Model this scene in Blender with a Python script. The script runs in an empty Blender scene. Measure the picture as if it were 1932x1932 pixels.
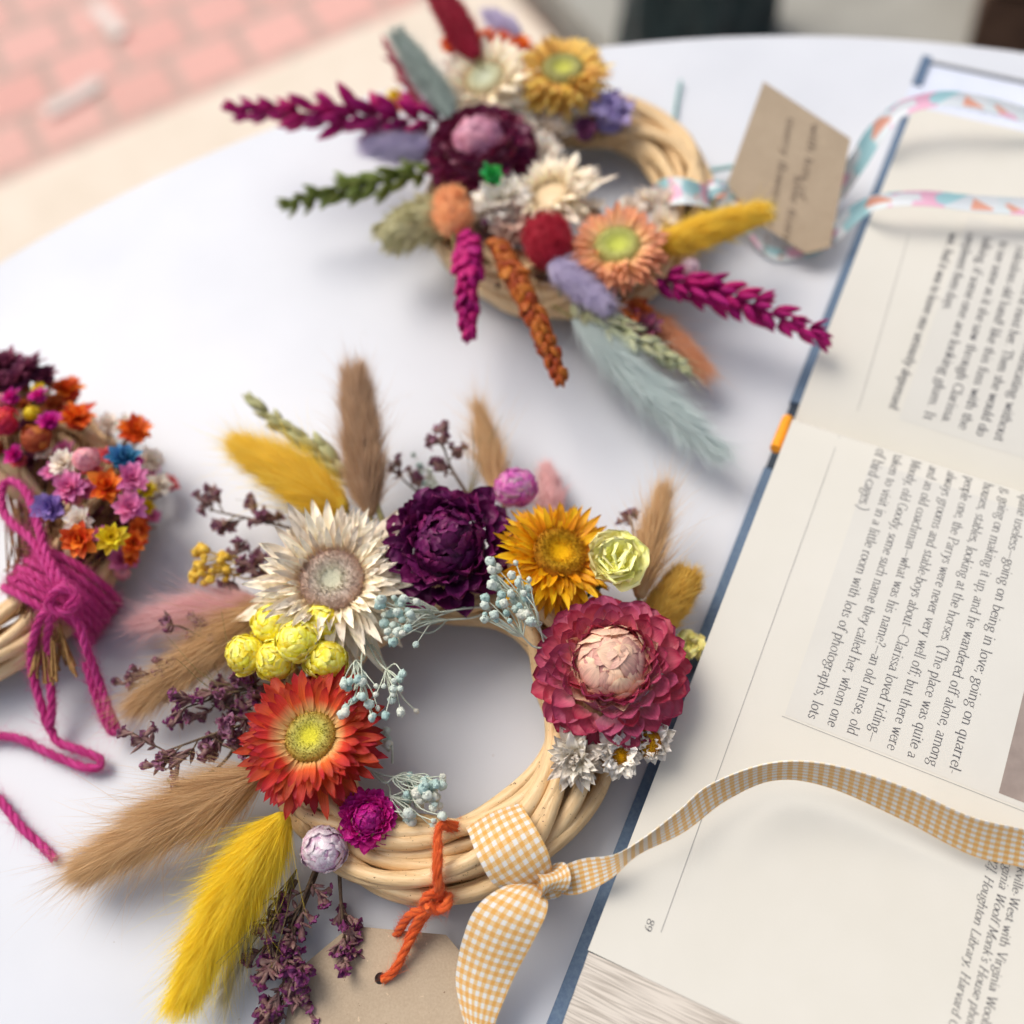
import bpy, math, random
import numpy as np
from math import radians as rad, sin, cos, pi
rng = np.random.default_rng(7); random.seed(7)
sc = bpy.context.scene; COL = sc.collection
A3 = lambda *a: np.array(a, float)
def nrm(v): v = np.asarray(v, float); return v / (np.linalg.norm(v, axis=-1, keepdims=True) + 1e-12)

# ------------------------------------------------------------------ camera
FPX, PITCH, ROLL, H = 1900.0, rad(62), rad(-10), 0.34       # focal length for a 1932 px wide frame, metres above table
_F = A3(0, cos(PITCH), -sin(PITCH)); _U = A3(0, sin(PITCH), cos(PITCH)); _R = A3(1, 0, 0)
CR = cos(ROLL)*_R + sin(ROLL)*_U; CU = -sin(ROLL)*_R + cos(ROLL)*_U
CAM = A3(0, 0, H)
cam = bpy.data.cameras.new('camera'); co = bpy.data.objects.new('camera', cam); COL.objects.link(co); sc.camera = co
from mathutils import Matrix, Vector
co.matrix_world = Matrix(((CR[0], CU[0], -_F[0], 0), (CR[1], CU[1], -_F[1], 0), (CR[2], CU[2], -_F[2], H), (0, 0, 0, 1)))
cam.sensor_width = 36; cam.lens = 36*FPX/1932; cam.clip_start = 0.01; cam.clip_end = 100
cam.dof.use_dof = True; cam.dof.focus_distance = 0.312; cam.dof.aperture_fstop = 4.0
sc.render.resolution_x = sc.render.resolution_y = 1024
# ------------------------------------------------------------------ light
SUN_EL, SUN_AZ = rad(52), rad(-38)            # azimuth from +Y, negative = to the left
w = bpy.data.worlds.new('World'); sc.world = w; w.use_nodes = True
nt = w.node_tree; bg = nt.nodes['Background']; sky = nt.nodes.new('ShaderNodeTexSky')
sky.sky_type = 'NISHITA'; sky.sun_disc = False; sky.sun_elevation = SUN_EL; sky.sun_rotation = SUN_AZ
sky.air_density = 1.0; sky.dust_density = 5.0; sky.ozone_density = 0.5
hs_ = nt.nodes.new('ShaderNodeHueSaturation'); hs_.inputs['Saturation'].default_value = .6; nt.links.new(sky.outputs[0], hs_.inputs['Color']); nt.links.new(hs_.outputs[0], bg.inputs[0]); bg.inputs[1].default_value = 0.15
sun = bpy.data.lights.new('sun', 'SUN'); sun.energy = 1.5; sun.angle = rad(38); sun.color = (1, .93, .85)
so = bpy.data.objects.new('sun', sun); COL.objects.link(so)
so.rotation_euler = Vector((sin(SUN_AZ)*cos(SUN_EL), cos(SUN_AZ)*cos(SUN_EL), sin(SUN_EL))).to_track_quat('Z', 'Y').to_euler()
so.location = (0, 0, 3)
sc.view_settings.view_transform = 'Standard'; sc.view_settings.look = 'None'
sc.view_settings.exposure = 0.04; sc.view_settings.gamma = 1; sc.view_settings.use_curve_mapping = False

# ------------------------------------------------------------------ projection helpers
def ray(u, v):
    return (u-966)/FPX*CR - (v-966)/FPX*CU + _F
def P(u, v, h=0.0):
    d = ray(u, v); return CAM + d*((H-h)/(-d[2]))
def mpp(u, v, h=0.0):
    return (H-h)/(-ray(u, v)[2])/FPX
def proj(p):
    d = np.asarray(p, float)-CAM; z = d@_F; return (966+FPX*(d@CR)/z, 966-FPX*(d@CU)/z)
def PP(pts):                                    # list of (u,v,h mm) -> world points
    return np.array([P(u, v, h*.001) for u, v, h in pts])
def spline(pts, n):
    p = np.asarray(pts, float)
    if len(p) == 2: t = np.linspace(0, 1, n)[:, None]; return p[0]*(1-t)+p[1]*t
    q = np.vstack([2*p[0]-p[1], p, 2*p[-1]-p[-2]]); m = len(p)-1
    ts = np.linspace(0, m-1e-9, n); i = ts.astype(int); t = (ts-i)[:, None]
    a, b, c, d = q[i], q[i+1], q[i+2], q[i+3]
    return .5*((2*b)+(c-a)*t+(2*a-5*b+4*c-d)*t**2+(3*b-a-3*c+d)*t**3)
def resample(p, n):
    s = np.r_[0, np.cumsum(np.linalg.norm(np.diff(p, axis=0), axis=1))]
    t = np.linspace(0, s[-1], n); return np.stack([np.interp(t, s, p[:, k]) for k in range(p.shape[1])], 1)
def frame(axis, up=None):
    z = nrm(axis); r = A3(0, 1, 0) if up is None else np.asarray(up, float)
    if abs(z@nrm(r)) > .95: r = A3(1, 0, 0)
    x = nrm(np.cross(r, z)); return np.stack([x, np.cross(z, x), z], 1)

# ------------------------------------------------------------------ mesh builder
class MB:
    def __init__(s): s.V = []; s.F = {3: [], 4: []}; s.UV = []; s.T = []; s.n = 0
    def add(s, v, f, uv=None, t=0.5):
        v = np.asarray(v, float); f = np.asarray(f, int); k = len(v)
        s.V.append(v); s.F[f.shape[1]].append(f+s.n)
        s.UV.append(np.zeros((k, 2)) if uv is None else np.asarray(uv, float)); s.T.append(np.full(k, t) if np.isscalar(t) else np.asarray(t, float))
        s.n += k; return s
    def build(s, name, mat, parent=None, label=None, smooth=True):
        V = np.vstack(s.V); UV = np.vstack(s.UV); T = np.concatenate(s.T)
        c = V.mean(0) if parent is not None else A3(V[:, 0].mean(), V[:, 1].mean(), V[:, 2].min())
        f4 = np.vstack(s.F[4]) if s.F[4] else np.zeros((0, 4), int); f3 = np.vstack(s.F[3]) if s.F[3] else np.zeros((0, 3), int)
        li = np.r_[f4.ravel(), f3.ravel()]; tot = np.r_[np.full(len(f4), 4), np.full(len(f3), 3)]
        me = bpy.data.meshes.new(name); me.vertices.add(len(V)); me.vertices.foreach_set('co', (V-c).astype(np.float32).ravel())
        me.loops.add(len(li)); me.loops.foreach_set('vertex_index', li.astype(np.int32))
        me.polygons.add(len(tot)); me.polygons.foreach_set('loop_start', np.r_[0, np.cumsum(tot)[:-1]].astype(np.int32))
        me.update(calc_edges=True)
        me.uv_layers.new(name='UVMap').data.foreach_set('uv', UV[li].astype(np.float32).ravel())
        me.attributes.new('tone', 'FLOAT', 'POINT').data.foreach_set('value', T.astype(np.float32))
        if smooth: me.polygons.foreach_set('use_smooth', np.ones(len(tot), bool))
        me.validate(); me.materials.append(mat)
        o = bpy.data.objects.new(name, me); COL.objects.link(o)
        if parent is not None:
            o.parent = parent; o.location = c-A3(*parent['_w'])
        else: o.location = c
        o['_w'] = list(map(float, c))
        if label: o['label'] = label
        return o
def tag(o, label, cat, group=None):
    o['label'] = label; o['category'] = cat
    if group: o['group'] = group
    return o
def thing(name, loc, label, cat, group=None):
    o = bpy.data.objects.new(name, None); COL.objects.link(o); o.location = loc; o['_w'] = list(map(float, loc)); o.empty_display_size = .01
    return tag(o, label, cat, group)
def struct(o): o['kind'] = 'structure'; return o

def gridf(nu, nv, closeu=False):
    i, j = np.meshgrid(np.arange(nu-(0 if closeu else 1)), np.arange(nv-1), indexing='ij'); i = i.ravel(); j = j.ravel(); i2 = (i+1) % nu
    return np.stack([i*nv+j, i2*nv+j, i2*nv+j+1, i*nv+j+1], 1)
def tube(mb, path, r, ns=8, cap=True, t=.5, vs=None):
    p = np.asarray(path, float); n = len(p); r = np.full(n, r) if np.isscalar(r) else np.asarray(r, float)
    T = nrm(np.gradient(p, axis=0)); u = frame(T[0])[:, 0]; U = []
    for k in range(n): u = nrm(u-(u@T[k])*T[k]); U.append(u)
    U = np.array(U); W = np.cross(T, U); a = np.arange(ns)*2*pi/ns
    V = p[None]+(np.cos(a)[:, None, None]*U[None]+np.sin(a)[:, None, None]*W[None])*r[None, :, None]
    s = np.r_[0, np.cumsum(np.linalg.norm(np.diff(p, axis=0), axis=1))]
    uv = np.stack(np.broadcast_arrays((np.arange(ns)/ns)[:, None], s[None]/.01), -1).reshape(-1, 2)
    mb.add(V.reshape(-1, 3), gridf(ns, n, True), uv, t)
    if cap:
        for e, k in ((0, 0), (n-1, 1)):
            c = V[:, e]; m = c.mean(0); q = np.arange(ns); f = np.stack([q, (q+1) % ns, np.full(ns, ns)], 1)
            mb.add(np.vstack([c, m]), f if k else f[:, ::-1], None, t)
def lathe(mb, prof, M, o, ns=16, t=.5, bump=0.0):
    pr = np.asarray(prof, float); a = np.arange(ns)*2*pi/ns
    rr = pr[:, 0][None]*(1+bump*rng.standard_normal((ns, len(pr))))
    L = np.stack([np.cos(a)[:, None]*rr, np.sin(a)[:, None]*rr, np.broadcast_to(pr[:, 1][None], rr.shape)], -1).reshape(-1, 3)
    uv = np.stack(np.broadcast_arrays((np.arange(ns)/ns)[:, None], np.linspace(0, 1, len(pr))[None]), -1).reshape(-1, 2)
    mb.add(L@M.T+o, gridf(ns, len(pr), True), uv, t)
def ball(mb, o, r, ns=10, nr=7, sq=(1, 1, 1), M=None, bump=0., t=.5):
    M = np.eye(3) if M is None else M; a = np.linspace(.02, pi-.02, nr)
    aa = np.arange(ns)*2*pi/ns; k = 1+bump*rng.standard_normal((ns, nr)); k[:, 0] = 1; k[:, -1] = 1
    L = np.stack([np.cos(aa)[:, None]*np.sin(a)[None]*k, np.sin(aa)[:, None]*np.sin(a)[None]*k, np.cos(a)[None]*k], -1).reshape(-1, 3)*r*np.array(sq)
    uv = np.stack(np.broadcast_arrays((np.arange(ns)/ns)[:, None], np.linspace(0, 1, nr)[None]), -1).reshape(-1, 2)
    mb.add(L@M.T+o, gridf(ns, nr, True)[:, ::-1], uv, t)
def box(mb, lo, hi, M=np.eye(3), o=np.zeros(3)):
    x0, y0, z0 = lo; x1, y1, z1 = hi
    v = A3([x0, y0, z0], [x1, y0, z0], [x1, y1, z0], [x0, y1, z0], [x0, y0, z1], [x1, y0, z1], [x1, y1, z1], [x0, y1, z1])
    f = [(0, 3, 2, 1), (4, 5, 6, 7), (0, 1, 5, 4), (1, 2, 6, 5), (2, 3, 7, 6), (3, 0, 4, 7)]
    for q in f: mb.add(v[list(q)]@M.T+o, [(0, 1, 2, 3)], [(0, 0), (1, 0), (1, 1), (0, 1)])

# ------------------------------------------------------------------ materials
def srgb(c):
    c = c.lstrip('#'); v = [int(c[i:i+2], 16)/255 for i in (0, 2, 4)]
    return tuple((x/12.92 if x <= .04045 else ((x+.055)/1.055)**2.4) for x in v)+(1,)
class NT:
    def __init__(s, name):
        s.m = bpy.data.materials.new(name); s.m.use_nodes = True; s.t = s.m.node_tree; s.t.nodes.clear(); s.out = s.n('OutputMaterial')
    def n(s, ty, **k):
        x = s.t.nodes.new('ShaderNode'+ty)
        for a, b in k.items(): setattr(x, a, b)
        return x
    def l(s, a, b): s.t.links.new(a, b)
    def math(s, op, a, b=None, c=None, clamp=False):
        x = s.n('Math', operation=op, use_clamp=clamp)
        for i, q in enumerate((a, b, c)):
            if q is None: continue
            if isinstance(q, (int, float)): x.inputs[i].default_value = q
            else: s.l(q, x.inputs[i])
        return x.outputs[0]
    def mix(s, fac, a, b, blend='MIX'):
        x = s.n('Mix', data_type='RGBA', blend_type=blend)
        for i, q in ((0, fac), (6, a), (7, b)):
            if isinstance(q, (int, float, tuple)): x.inputs[i].default_value = q
            else: s.l(q, x.inputs[i])
        return x.outputs[2]
    def ramp(s, fac, stops):
        x = s.n('ValToRGB'); e = x.color_ramp.elements
        while len(e) < len(stops): e.new(.5)
        for i, (p, c) in enumerate(stops): e[i].position = p; e[i].color = c
        s.l(fac, x.inputs[0]); return x.outputs[0]
    def noise(s, vec, scale, det=3, rough=.5):
        x = s.n('TexNoise'); x.inputs['Scale'].default_value = scale; x.inputs['Detail'].default_value = det; x.inputs['Roughness'].default_value = rough
        s.l(vec, x.inputs['Vector']); return x.outputs[0]
    def uv(s, sx=1, sy=1):
        t = s.n('TexCoord'); m = s.n('Mapping'); m.inputs['Scale'].default_value = (sx, sy, 1); s.l(t.outputs['UV'], m.inputs[0]); return m.outputs[0]
    def objc(s, sx=1, sy=1, sz=1):
        t = s.n('TexCoord'); m = s.n('Mapping'); m.inputs['Scale'].default_value = (sx, sy, sz); s.l(t.outputs['Object'], m.inputs[0]); return m.outputs[0]
    def tone(s): a = s.n('Attribute', attribute_name='tone'); return a.outputs['Fac']
    def bump(s, hgt, st, dist=.0002):
        b = s.n('Bump'); b.inputs['Strength'].default_value = st; b.inputs['Distance'].default_value = dist; s.l(hgt, b.inputs['Height']); return b.outputs[0]
    def fin(s, col, rough=.6, spec=.3, trans=0., normal=None, sheen=0.):
        p = s.n('BsdfPrincipled')
        if isinstance(col, tuple): p.inputs['Base Color'].default_value = col
        else: s.l(col, p.inputs['Base Color'])
        p.inputs['Roughness'].default_value = rough; p.inputs['Specular IOR Level'].default_value = spec; p.inputs['Sheen Weight'].default_value = sheen
        if normal is not None: s.l(normal, p.inputs['Normal'])
        o = p.outputs[0]
        if trans:
            tr = s.n('BsdfTranslucent'); mx = s.n('MixShader'); mx.inputs[0].default_value = trans
            if isinstance(col, tuple): tr.inputs[0].default_value = col
            else: s.l(col, tr.inputs[0])
            s.l(o, mx.inputs[1]); s.l(tr.outputs[0], mx.inputs[2]); o = mx.outputs[0]
        s.l(o, s.out.inputs[0]); return s.m
MC = {}
def m_petal(name, base, mid, tip, streak=.25, rough=.45, trans=.25, spec=.35):
    if name in MC: return MC[name]
    N = NT(name); v = N.n('SeparateXYZ'); N.l(N.uv(), v.inputs[0])
    t = N.math('ADD', v.outputs[1], N.math('MULTIPLY', N.math('SUBTRACT', N.tone(), .5), .3))
    c = N.ramp(t, [(.05, srgb(base)), (.45, srgb(mid)), (.95, srgb(tip))])
    f = N.noise(N.uv(14, 1.2), 1.0, 4, .6)
    c2 = N.mix(N.math('MULTIPLY', N.math('SUBTRACT', f, .35, clamp=True), streak*3, clamp=True), c, (.0, .0, .0, 1), 'MULTIPLY')
    hs = N.n('HueSaturation'); N.l(c2, hs.inputs['Color']); N.l(N.math('ADD', N.math('MULTIPLY', N.tone(), .4), .98), hs.inputs['Value'])
    N.l(N.math('ADD', N.math('MULTIPLY', N.tone(), .03), .485), hs.inputs['Hue'])
    nb = N.bump(f, .8, .00025)
    MC[name] = N.fin(hs.outputs[0], rough, spec, trans, nb); return MC[name]
def m_hair(name, col, col2, trans=.3):
    if name in MC: return MC[name]
    N = NT(name); v = N.n('SeparateXYZ'); N.l(N.uv(), v.inputs[0])
    c = N.mix(N.tone(), srgb(col), srgb(col2))
    MC[name] = N.fin(c, .6, .25, trans, None, .2); return MC[name]
def m_plain(name, col, col2=None, scale=300, rough=.6, spec=.3, trans=0., bump=0., dist=.0003, sheen=0., thr=(.35, .65)):
    if name in MC: return MC[name]
    N = NT(name); f = N.noise(N.objc(), scale, 5, .6)
    c = N.ramp(f, [(thr[0], srgb(col)), (thr[1], srgb(col2 or col))])
    MC[name] = N.fin(c, rough, spec, trans, N.bump(f, bump, dist) if bump else None, sheen); return MC[name]

# ------------------------------------------------------------------ plant builders
def petals(mb, o, M, n, r0, L, W, th0, k, z0=0., cup=.25, jit=.1, tipx=.75, nu=5, nv=8, amp=.06, ph=0., tj=.5, jth=9):
    """n petals around an axis; path leaves radius r0 at elevation th0 deg and bends by k deg"""
    t = np.linspace(0, 1, nv); s = np.linspace(-1, 1, nu)
    for q in range(n):
        a = 2*pi*(q+ph+rng.uniform(-.25, .25))/n; l = L*(1+jit*rng.standard_normal()); ww = W*(1+.12*rng.standard_normal())
        th = rad(th0+rng.normal(0, jth)); kk = rad(k+rng.normal(0, 10))
        ang = th+kk*t; dr = np.cumsum(np.cos(ang))/nv*l; dz = np.cumsum(np.sin(ang))/nv*l; dr -= dr[0]; dz -= dz[0]
        wd = ww*(np.maximum(np.sin(pi*np.clip(t, .03, 1)**tipx), 0)**.75 if tipx > .65 else np.minimum(1, (t/.45+.02)**.6)*np.sqrt(np.clip(1-t**(2.2+(.65-tipx)*20), 0, 1))); wd[0] = max(wd[0], ww*.25); wd[-1] = ww*.03
        cu = cup*(1+.3*rng.standard_normal()); tw = rng.normal(0, .18); wav = amp*rng.standard_normal((nu, nv))*ww
        x = s[:, None]*wd[None]; lift = cu*(s[:, None]**2)*wd[None]+wav+tw*x*t[None]
        nr, nz = -np.sin(ang), np.cos(ang)
        R = r0+dr[None]+lift*nr[None]; Z = z0+dz[None]+lift*nz[None]; X = x
        ca, sa = cos(a), sin(a)
        V = np.stack([R*ca-X*sa, R*sa+X*ca, Z], -1).reshape(-1, 3)
        uv = np.stack(np.broadcast_arrays((s[:, None]+1)/2+q*1.7, t[None]), -1).reshape(-1, 2)
        mb.add(V@M.T+o, gridf(nu, nv), uv, min(max(.5+tj*rng.uniform(-1, 1), 0), 1))
def hairs(mb, root, d, L, wd, bend, nseg=3, tone=None):
    """many tapered hairs: root (n,3), d (n,3) unit, L (n,), bend (n,3)"""
    n = len(root); s = np.linspace(0, 1, nseg+1)
    c = root[:, None]+d[:, None]*(L[:, None]*s[None])[..., None]+bend[:, None]*(s[None]**2)[..., None]*L[:, None, None]
    side = nrm(np.cross(d, rng.standard_normal((n, 3))))[:, None]*(wd*.5)
    wt = (1-s**1.5)[None, :, None]; a = c+side*wt; b = c-side*wt
    V = np.concatenate([a[:, :-1], b[:, :-1], c[:, -1:]], 1); m = 2*nseg+1
    base = np.arange(n)[:, None]*m; k = np.arange(nseg-1)
    Q = np.stack([base+k, base+k+1, base+nseg+k+1, base+nseg+k], -1).reshape(-1, 4)
    Tn = np.stack([base[:, 0]+nseg-1, base[:, 0]+2*nseg, base[:, 0]+2*nseg-1], 1)
    tt = np.repeat(rng.uniform(0, 1, n) if tone is None else tone, m)
    uvv = np.tile(np.r_[s[:-1], s[:-1], 1.], n); uv = np.stack([tt, uvv], 1); nn = mb.n
    mb.add(V.reshape(-1, 3), Q, uv, tt); mb.F[3].append(Tn+nn)
def plume(parent, name, base, tip, hw, mat, n=5000, hl=.35, alpha=22, stray=150, bendv=(0, 0, 0), fat=.5, wd=.00016, label=None, blunt=1.0, core=.55, mid=None):
    """fluffy seed head. base/tip = (u,v,h mm), hw = half width in px"""
    b, e = P(base[0], base[1], base[2]*.001), P(tip[0], tip[1], tip[2]*.001)
    r = hw*mpp((base[0]+tip[0])/2, (base[1]+tip[1])/2, (base[2]+tip[2])*.0005)
    pth = spline([b, (b+e)/2+A3(*bendv)*.001, e] if mid is None else [b, P(mid[0], mid[1], mid[2]*.001), e], 60)
    Tg = nrm(np.gradient(pth, axis=0)); Ltot = np.linalg.norm(e-b)
    pf = lambda t: r*np.clip(np.sin(pi*np.clip(t, 0, 1)**fat*.97+.03), 0, 1)**(.75*blunt)
    mb = MB(); tt = np.linspace(0, 1, 60); tube(mb, pth[:-3], np.maximum(pf(tt)*core, .0004)[:-3], 12, t=.3)
    def emit(n, hl, al, wd, js, tone=None, lock=28):
        m = max(1, n//lock); n = m*lock if lock > 1 else n
        rep = lambda x: np.repeat(x, lock, axis=0) if lock > 1 else x
        k = m if lock > 1 else n
        t = rng.beta(1.05, 1.1, k)*.95; rv = rng.standard_normal((k, 3)); a0 = al+rng.normal(0, 7, k); jd = rng.normal(0, .16, (k, 3)); bb = rng.uniform(-.1, .35, k); Lk = rng.uniform(.7, 1.15, k); tn = rng.uniform(.05, .95, k)
        t, rv, a0, jd, bb, Lk, tn = map(rep, (t, rv, a0, jd, bb, Lk, tn))
        n = len(t); t = np.clip(t+rng.normal(0, .02, n), 0, .96); rv = rv+rng.normal(0, .22, (n, 3))
        x = t*59; i = x.astype(int).clip(0, 58); f = (x-i)[:, None]; p = pth[i]*(1-f)+pth[i+1]*f; T = Tg[i]; rd = nrm(np.cross(T, rv))
        root = p+rd*(pf(t)*core*.95)[:, None]; a = np.radians(a0+rng.normal(0, 4, n))*(1-.4*t)
        d = nrm(T*np.cos(a)[:, None]+rd*np.sin(a)[:, None]+jd*.35+rng.normal(0, js, (n, 3)))
        L = hl*Ltot*Lk*rng.uniform(.75, 1.1, n)*(1-.3*t)
        if lock > 1: L = np.minimum(L, (1.06-t)*Ltot+.15*hl*Ltot)
        bd = -rd*bb[:, None]+jd*.6+rng.normal(0, .06, (n, 3)); hairs(mb, root, d, L, wd, bd, 3, np.clip(tn*.7+rng.uniform(0, .3, n), 0, 1) if tone is None else tone[:n])
    emit(int(n*.75), hl, alpha, wd, .04); emit(int(n*.5), hl*1.05, alpha*1.15, wd*.8, .09, None, 1)
    if stray: emit(int(stray*2.6), hl*1.8, alpha*1.5, wd*.8, .2, np.full(int(stray*2.6)+2, .25), 1)
    o = mb.build(name, mat, parent, label); st = MB()
    sb = b-Tg[0]*.012; tube(st, spline([sb-A3(0, 0, .004), b, pth[6]], 8), .0007, 6); st.build('stem', M_STEM, o)
    return o
def grain(mb, o, d, L, r, t=.5, up=None):
    M = frame(d, up); k = np.linspace(0, 1, 6); pr = np.stack([r*np.sin(pi*k**.8)**.8+1e-5, L*k], 1); pr[-1, 0] = 1e-5
    lathe(mb, pr, M*A3(1, .6, 1), o, 7, t)
def wheat(parent, base, tip, hw, mat, rows=9, label=None, flare=28, awn=.0, bendv=(0, 0, 0), fatg=1., name='wheat_spike'):
    b, e = P(base[0], base[1], base[2]*.001), P(tip[0], tip[1], tip[2]*.001)
    r = hw*mpp((base[0]+tip[0])/2, (base[1]+tip[1])/2, (base[2]+tip[2])*.0005); L = np.linalg.norm(e-b)
    pth = spline([b, (b+e)/2+A3(*bendv)*.001, e], rows*2+1); T = nrm(np.gradient(pth, axis=0)); sd = nrm(np.cross(T[0], nrm(CAM-b))); mb = MB()
    gl = L/rows*1.75
    tube(mb, pth, .0006, 6, t=.3)
    for i in range(rows*2+1):
        s = (-1)**i; tt = i/(rows*2); k = (1-.45*tt**2)*(.75+.25*min(1, tt*4))
        other = np.cross(T[i], sd)
        for j in range(-1, 3):
            a = rad(j*42+rng.normal(0, 6)-20); rd = nrm(s*sd*cos(a)+other*sin(a)); fl = rad(flare*(1-.4*tt)+rng.normal(0, 11))
            d = nrm(T[i]*cos(fl)+rd*sin(fl)); o = pth[i]+rd*r*.25*k
            grain(mb, o, d, gl*k*rng.uniform(.7, 1.2), r*.38*k*fatg*rng.uniform(.75, 1.2), rng.uniform(.1, .9))
            if awn: 
                hairs(mb, (o+d*gl*k*.9)[None], d[None], np.array([awn*rng.uniform(.5, 1)]), .0002, np.zeros((1, 3)), 2)
    for j in range(3): grain(mb, pth[-1]-T[-1]*gl*.3, nrm(T[-1]+rng.normal(0, .12, 3)), gl*.8, r*.28, .5)
    return mb.build(name, mat, parent, label)
def disc(parent, o, M, r, mat, name='flower_centre', dome=.3, spikes=500, sl=.0012, dimple=.5, mat2=None):
    mb = MB(); k = np.linspace(0, 1, 14); z = r*dome*np.where(k < .62, 1-dimple*(1-(k/.62)**2)**1.2, np.sqrt(np.clip(1-((k-.62)/.38)**2, 0, 1)))
    pr = np.stack([r*np.maximum(k, .003), z], 1)[::-1]
    ns = 40; a = np.arange(ns)*2*pi/ns; V = np.stack([np.cos(a)[:, None]*pr[:, 0], np.sin(a)[:, None]*pr[:, 0], np.broadcast_to(pr[:, 1], (ns, 14))], -1).reshape(-1, 3)
    uv = np.stack(np.broadcast_arrays((np.arange(ns)/ns)[:, None], (pr[:, 0]/r)[None]), -1).reshape(-1, 2)
    mb.add(V@M.T+o, gridf(ns, 14, True), uv, .3)
    if spikes:
        kk = np.sqrt(rng.uniform(.08, .98, spikes)); aa = rng.uniform(0, 2*pi, spikes); zz = np.interp(kk, k, z)
        root = np.stack([np.cos(aa)*kk*r, np.sin(aa)*kk*r, zz], 1); rr = (kk-.45)[:, None]*np.stack([np.cos(aa), np.sin(aa), aa*0], 1)
        d = nrm(rr+A3(0, 0, .8)+rng.normal(0, .22, (spikes, 3))); n0 = mb.n
        hairs(mb, root@M.T+o, d@M.T, sl*rng.uniform(.5, 1, spikes)*(.35+kk), .00028, np.zeros((spikes, 3)), 2)
        uvb = mb.UV[-1]; uvb[:, 0] = 0; mb.UV[-1] = np.stack([uvb[:, 0], np.repeat(kk, 5)], 1)
    return mb.build(name, mat, parent)
def m_disc(name, cin, cmid, cout):
    if name in MC: return MC[name]
    N = NT(name); v = N.n('SeparateXYZ'); N.l(N.uv(), v.inputs[0]); f = N.noise(N.objc(), 1800, 3, .7)
    t = N.math('ADD', v.outputs[1], N.math('MULTIPLY', N.math('SUBTRACT', f, .5), .5))
    c = N.ramp(t, [(.2, srgb(cin)), (.6, srgb(cmid)), (1., srgb(cout))])
    c = N.mix(N.math('MULTIPLY', N.tone(), .45), c, srgb(cin), 'MIX'); MC[name] = N.fin(c, .75, .2, 0, N.bump(f, .8, .0006)); return MC[name]
def up_axis(tx=0, ty=0): return nrm(A3(0, 0, 1)+tx*A3(1, 0, 0)+ty*A3(0, 1, 0))
def flower(parent, u, v, h, rp, layers, mat, label, tilt=(0, 0), cen=None, name='strawflower', bud=None, jit=.08, amp=.06, tipx=.75, jth=9, tj=.5, nu=5, nv=8):
    o = P(u, v, h*.001); r = rp*mpp(u, v, h*.001); M = frame(up_axis(*tilt)); mb = MB()
    for i, (n, r0, L, W, th, k, z0, cup) in enumerate(layers):
        petals(mb, o, M, n, r0*r, L*r, W*r, th, k, z0*r, cup, jit, tipx, nu=nu, nv=nv, ph=.5*i, amp=amp, jth=jth, tj=tj)
    ball(mb, o-M[:, 2]*.22*r, .5*r, 20, 10, (1, 1, .5), M, .02, .1)
    ob = mb.build(name, mat, parent, label)
    if bud:
        mb = MB(); 
        for i, (n, r0, L, W, th, k, z0, cup) in enumerate(bud[1]): petals(mb, o, M, n, r0*r, L*r, W*r, th, k, z0*r, cup, .05, .7, ph=.5*i, amp=.04, jth=5)
        mb.build('bud', bud[0], ob)
    if cen: disc(ob, o+M[:, 2]*cen[2]*r, M, cen[1]*r, cen[0], **(cen[3] if len(cen) > 3 else {}))
    return ob
def sprig_gyp(parent, base, ends, mat, label, rb=1.7, fork=.55, seed=0, name='baby_breath_sprig', mst=None, hook=0):
    """fine branching stems from a base to small knobbly flower heads"""
    mst = mst or M_GYPSTEM; b = P(base[0], base[1], base[2]*.001); st = MB(); be = MB(); E = PP(ends); c = E.mean(0)
    K = 3 if len(E) > 5 else 1; grp = np.argsort(np.arctan2((E-c)@CU, (E-c)@CR)); forks = []
    for g in np.array_split(grp, K):
        m = E[g].mean(0); f = b+(m-b)*fork+rng.normal(0, .0012, 3); forks.append(f); tube(st, spline([b, (b+f)/2+rng.normal(0, .0012, 3), f], 8), np.linspace(.00042, .0003, 8), 5)
        for q in g:
            e = E[q]; ff = f+(e-f)*rng.uniform(0, .15)
            tube(st, spline([f, (f+e)/2+rng.normal(0, .0012, 3), e], 8), np.linspace(.0003, .00016, 8), 5)
            R = rb*.001*rng.uniform(.5, 1.0); Mx = frame(nrm(e-f+1e-6)); tn_ = rng.uniform(0, 1); ball(be, e, R, 9, 7, (1, 1, 1.15), Mx, .12, tn_)
            for z in range(12):
                dd = nrm(rng.standard_normal(3)+nrm(e-f)*.6); ball(be, e+dd*R*.74, R*.42, 5, 4, bump=.2, t=tn_)
    o = st.build(name, mst, parent, label); be.build('flower_heads', mat, o); return o
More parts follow.
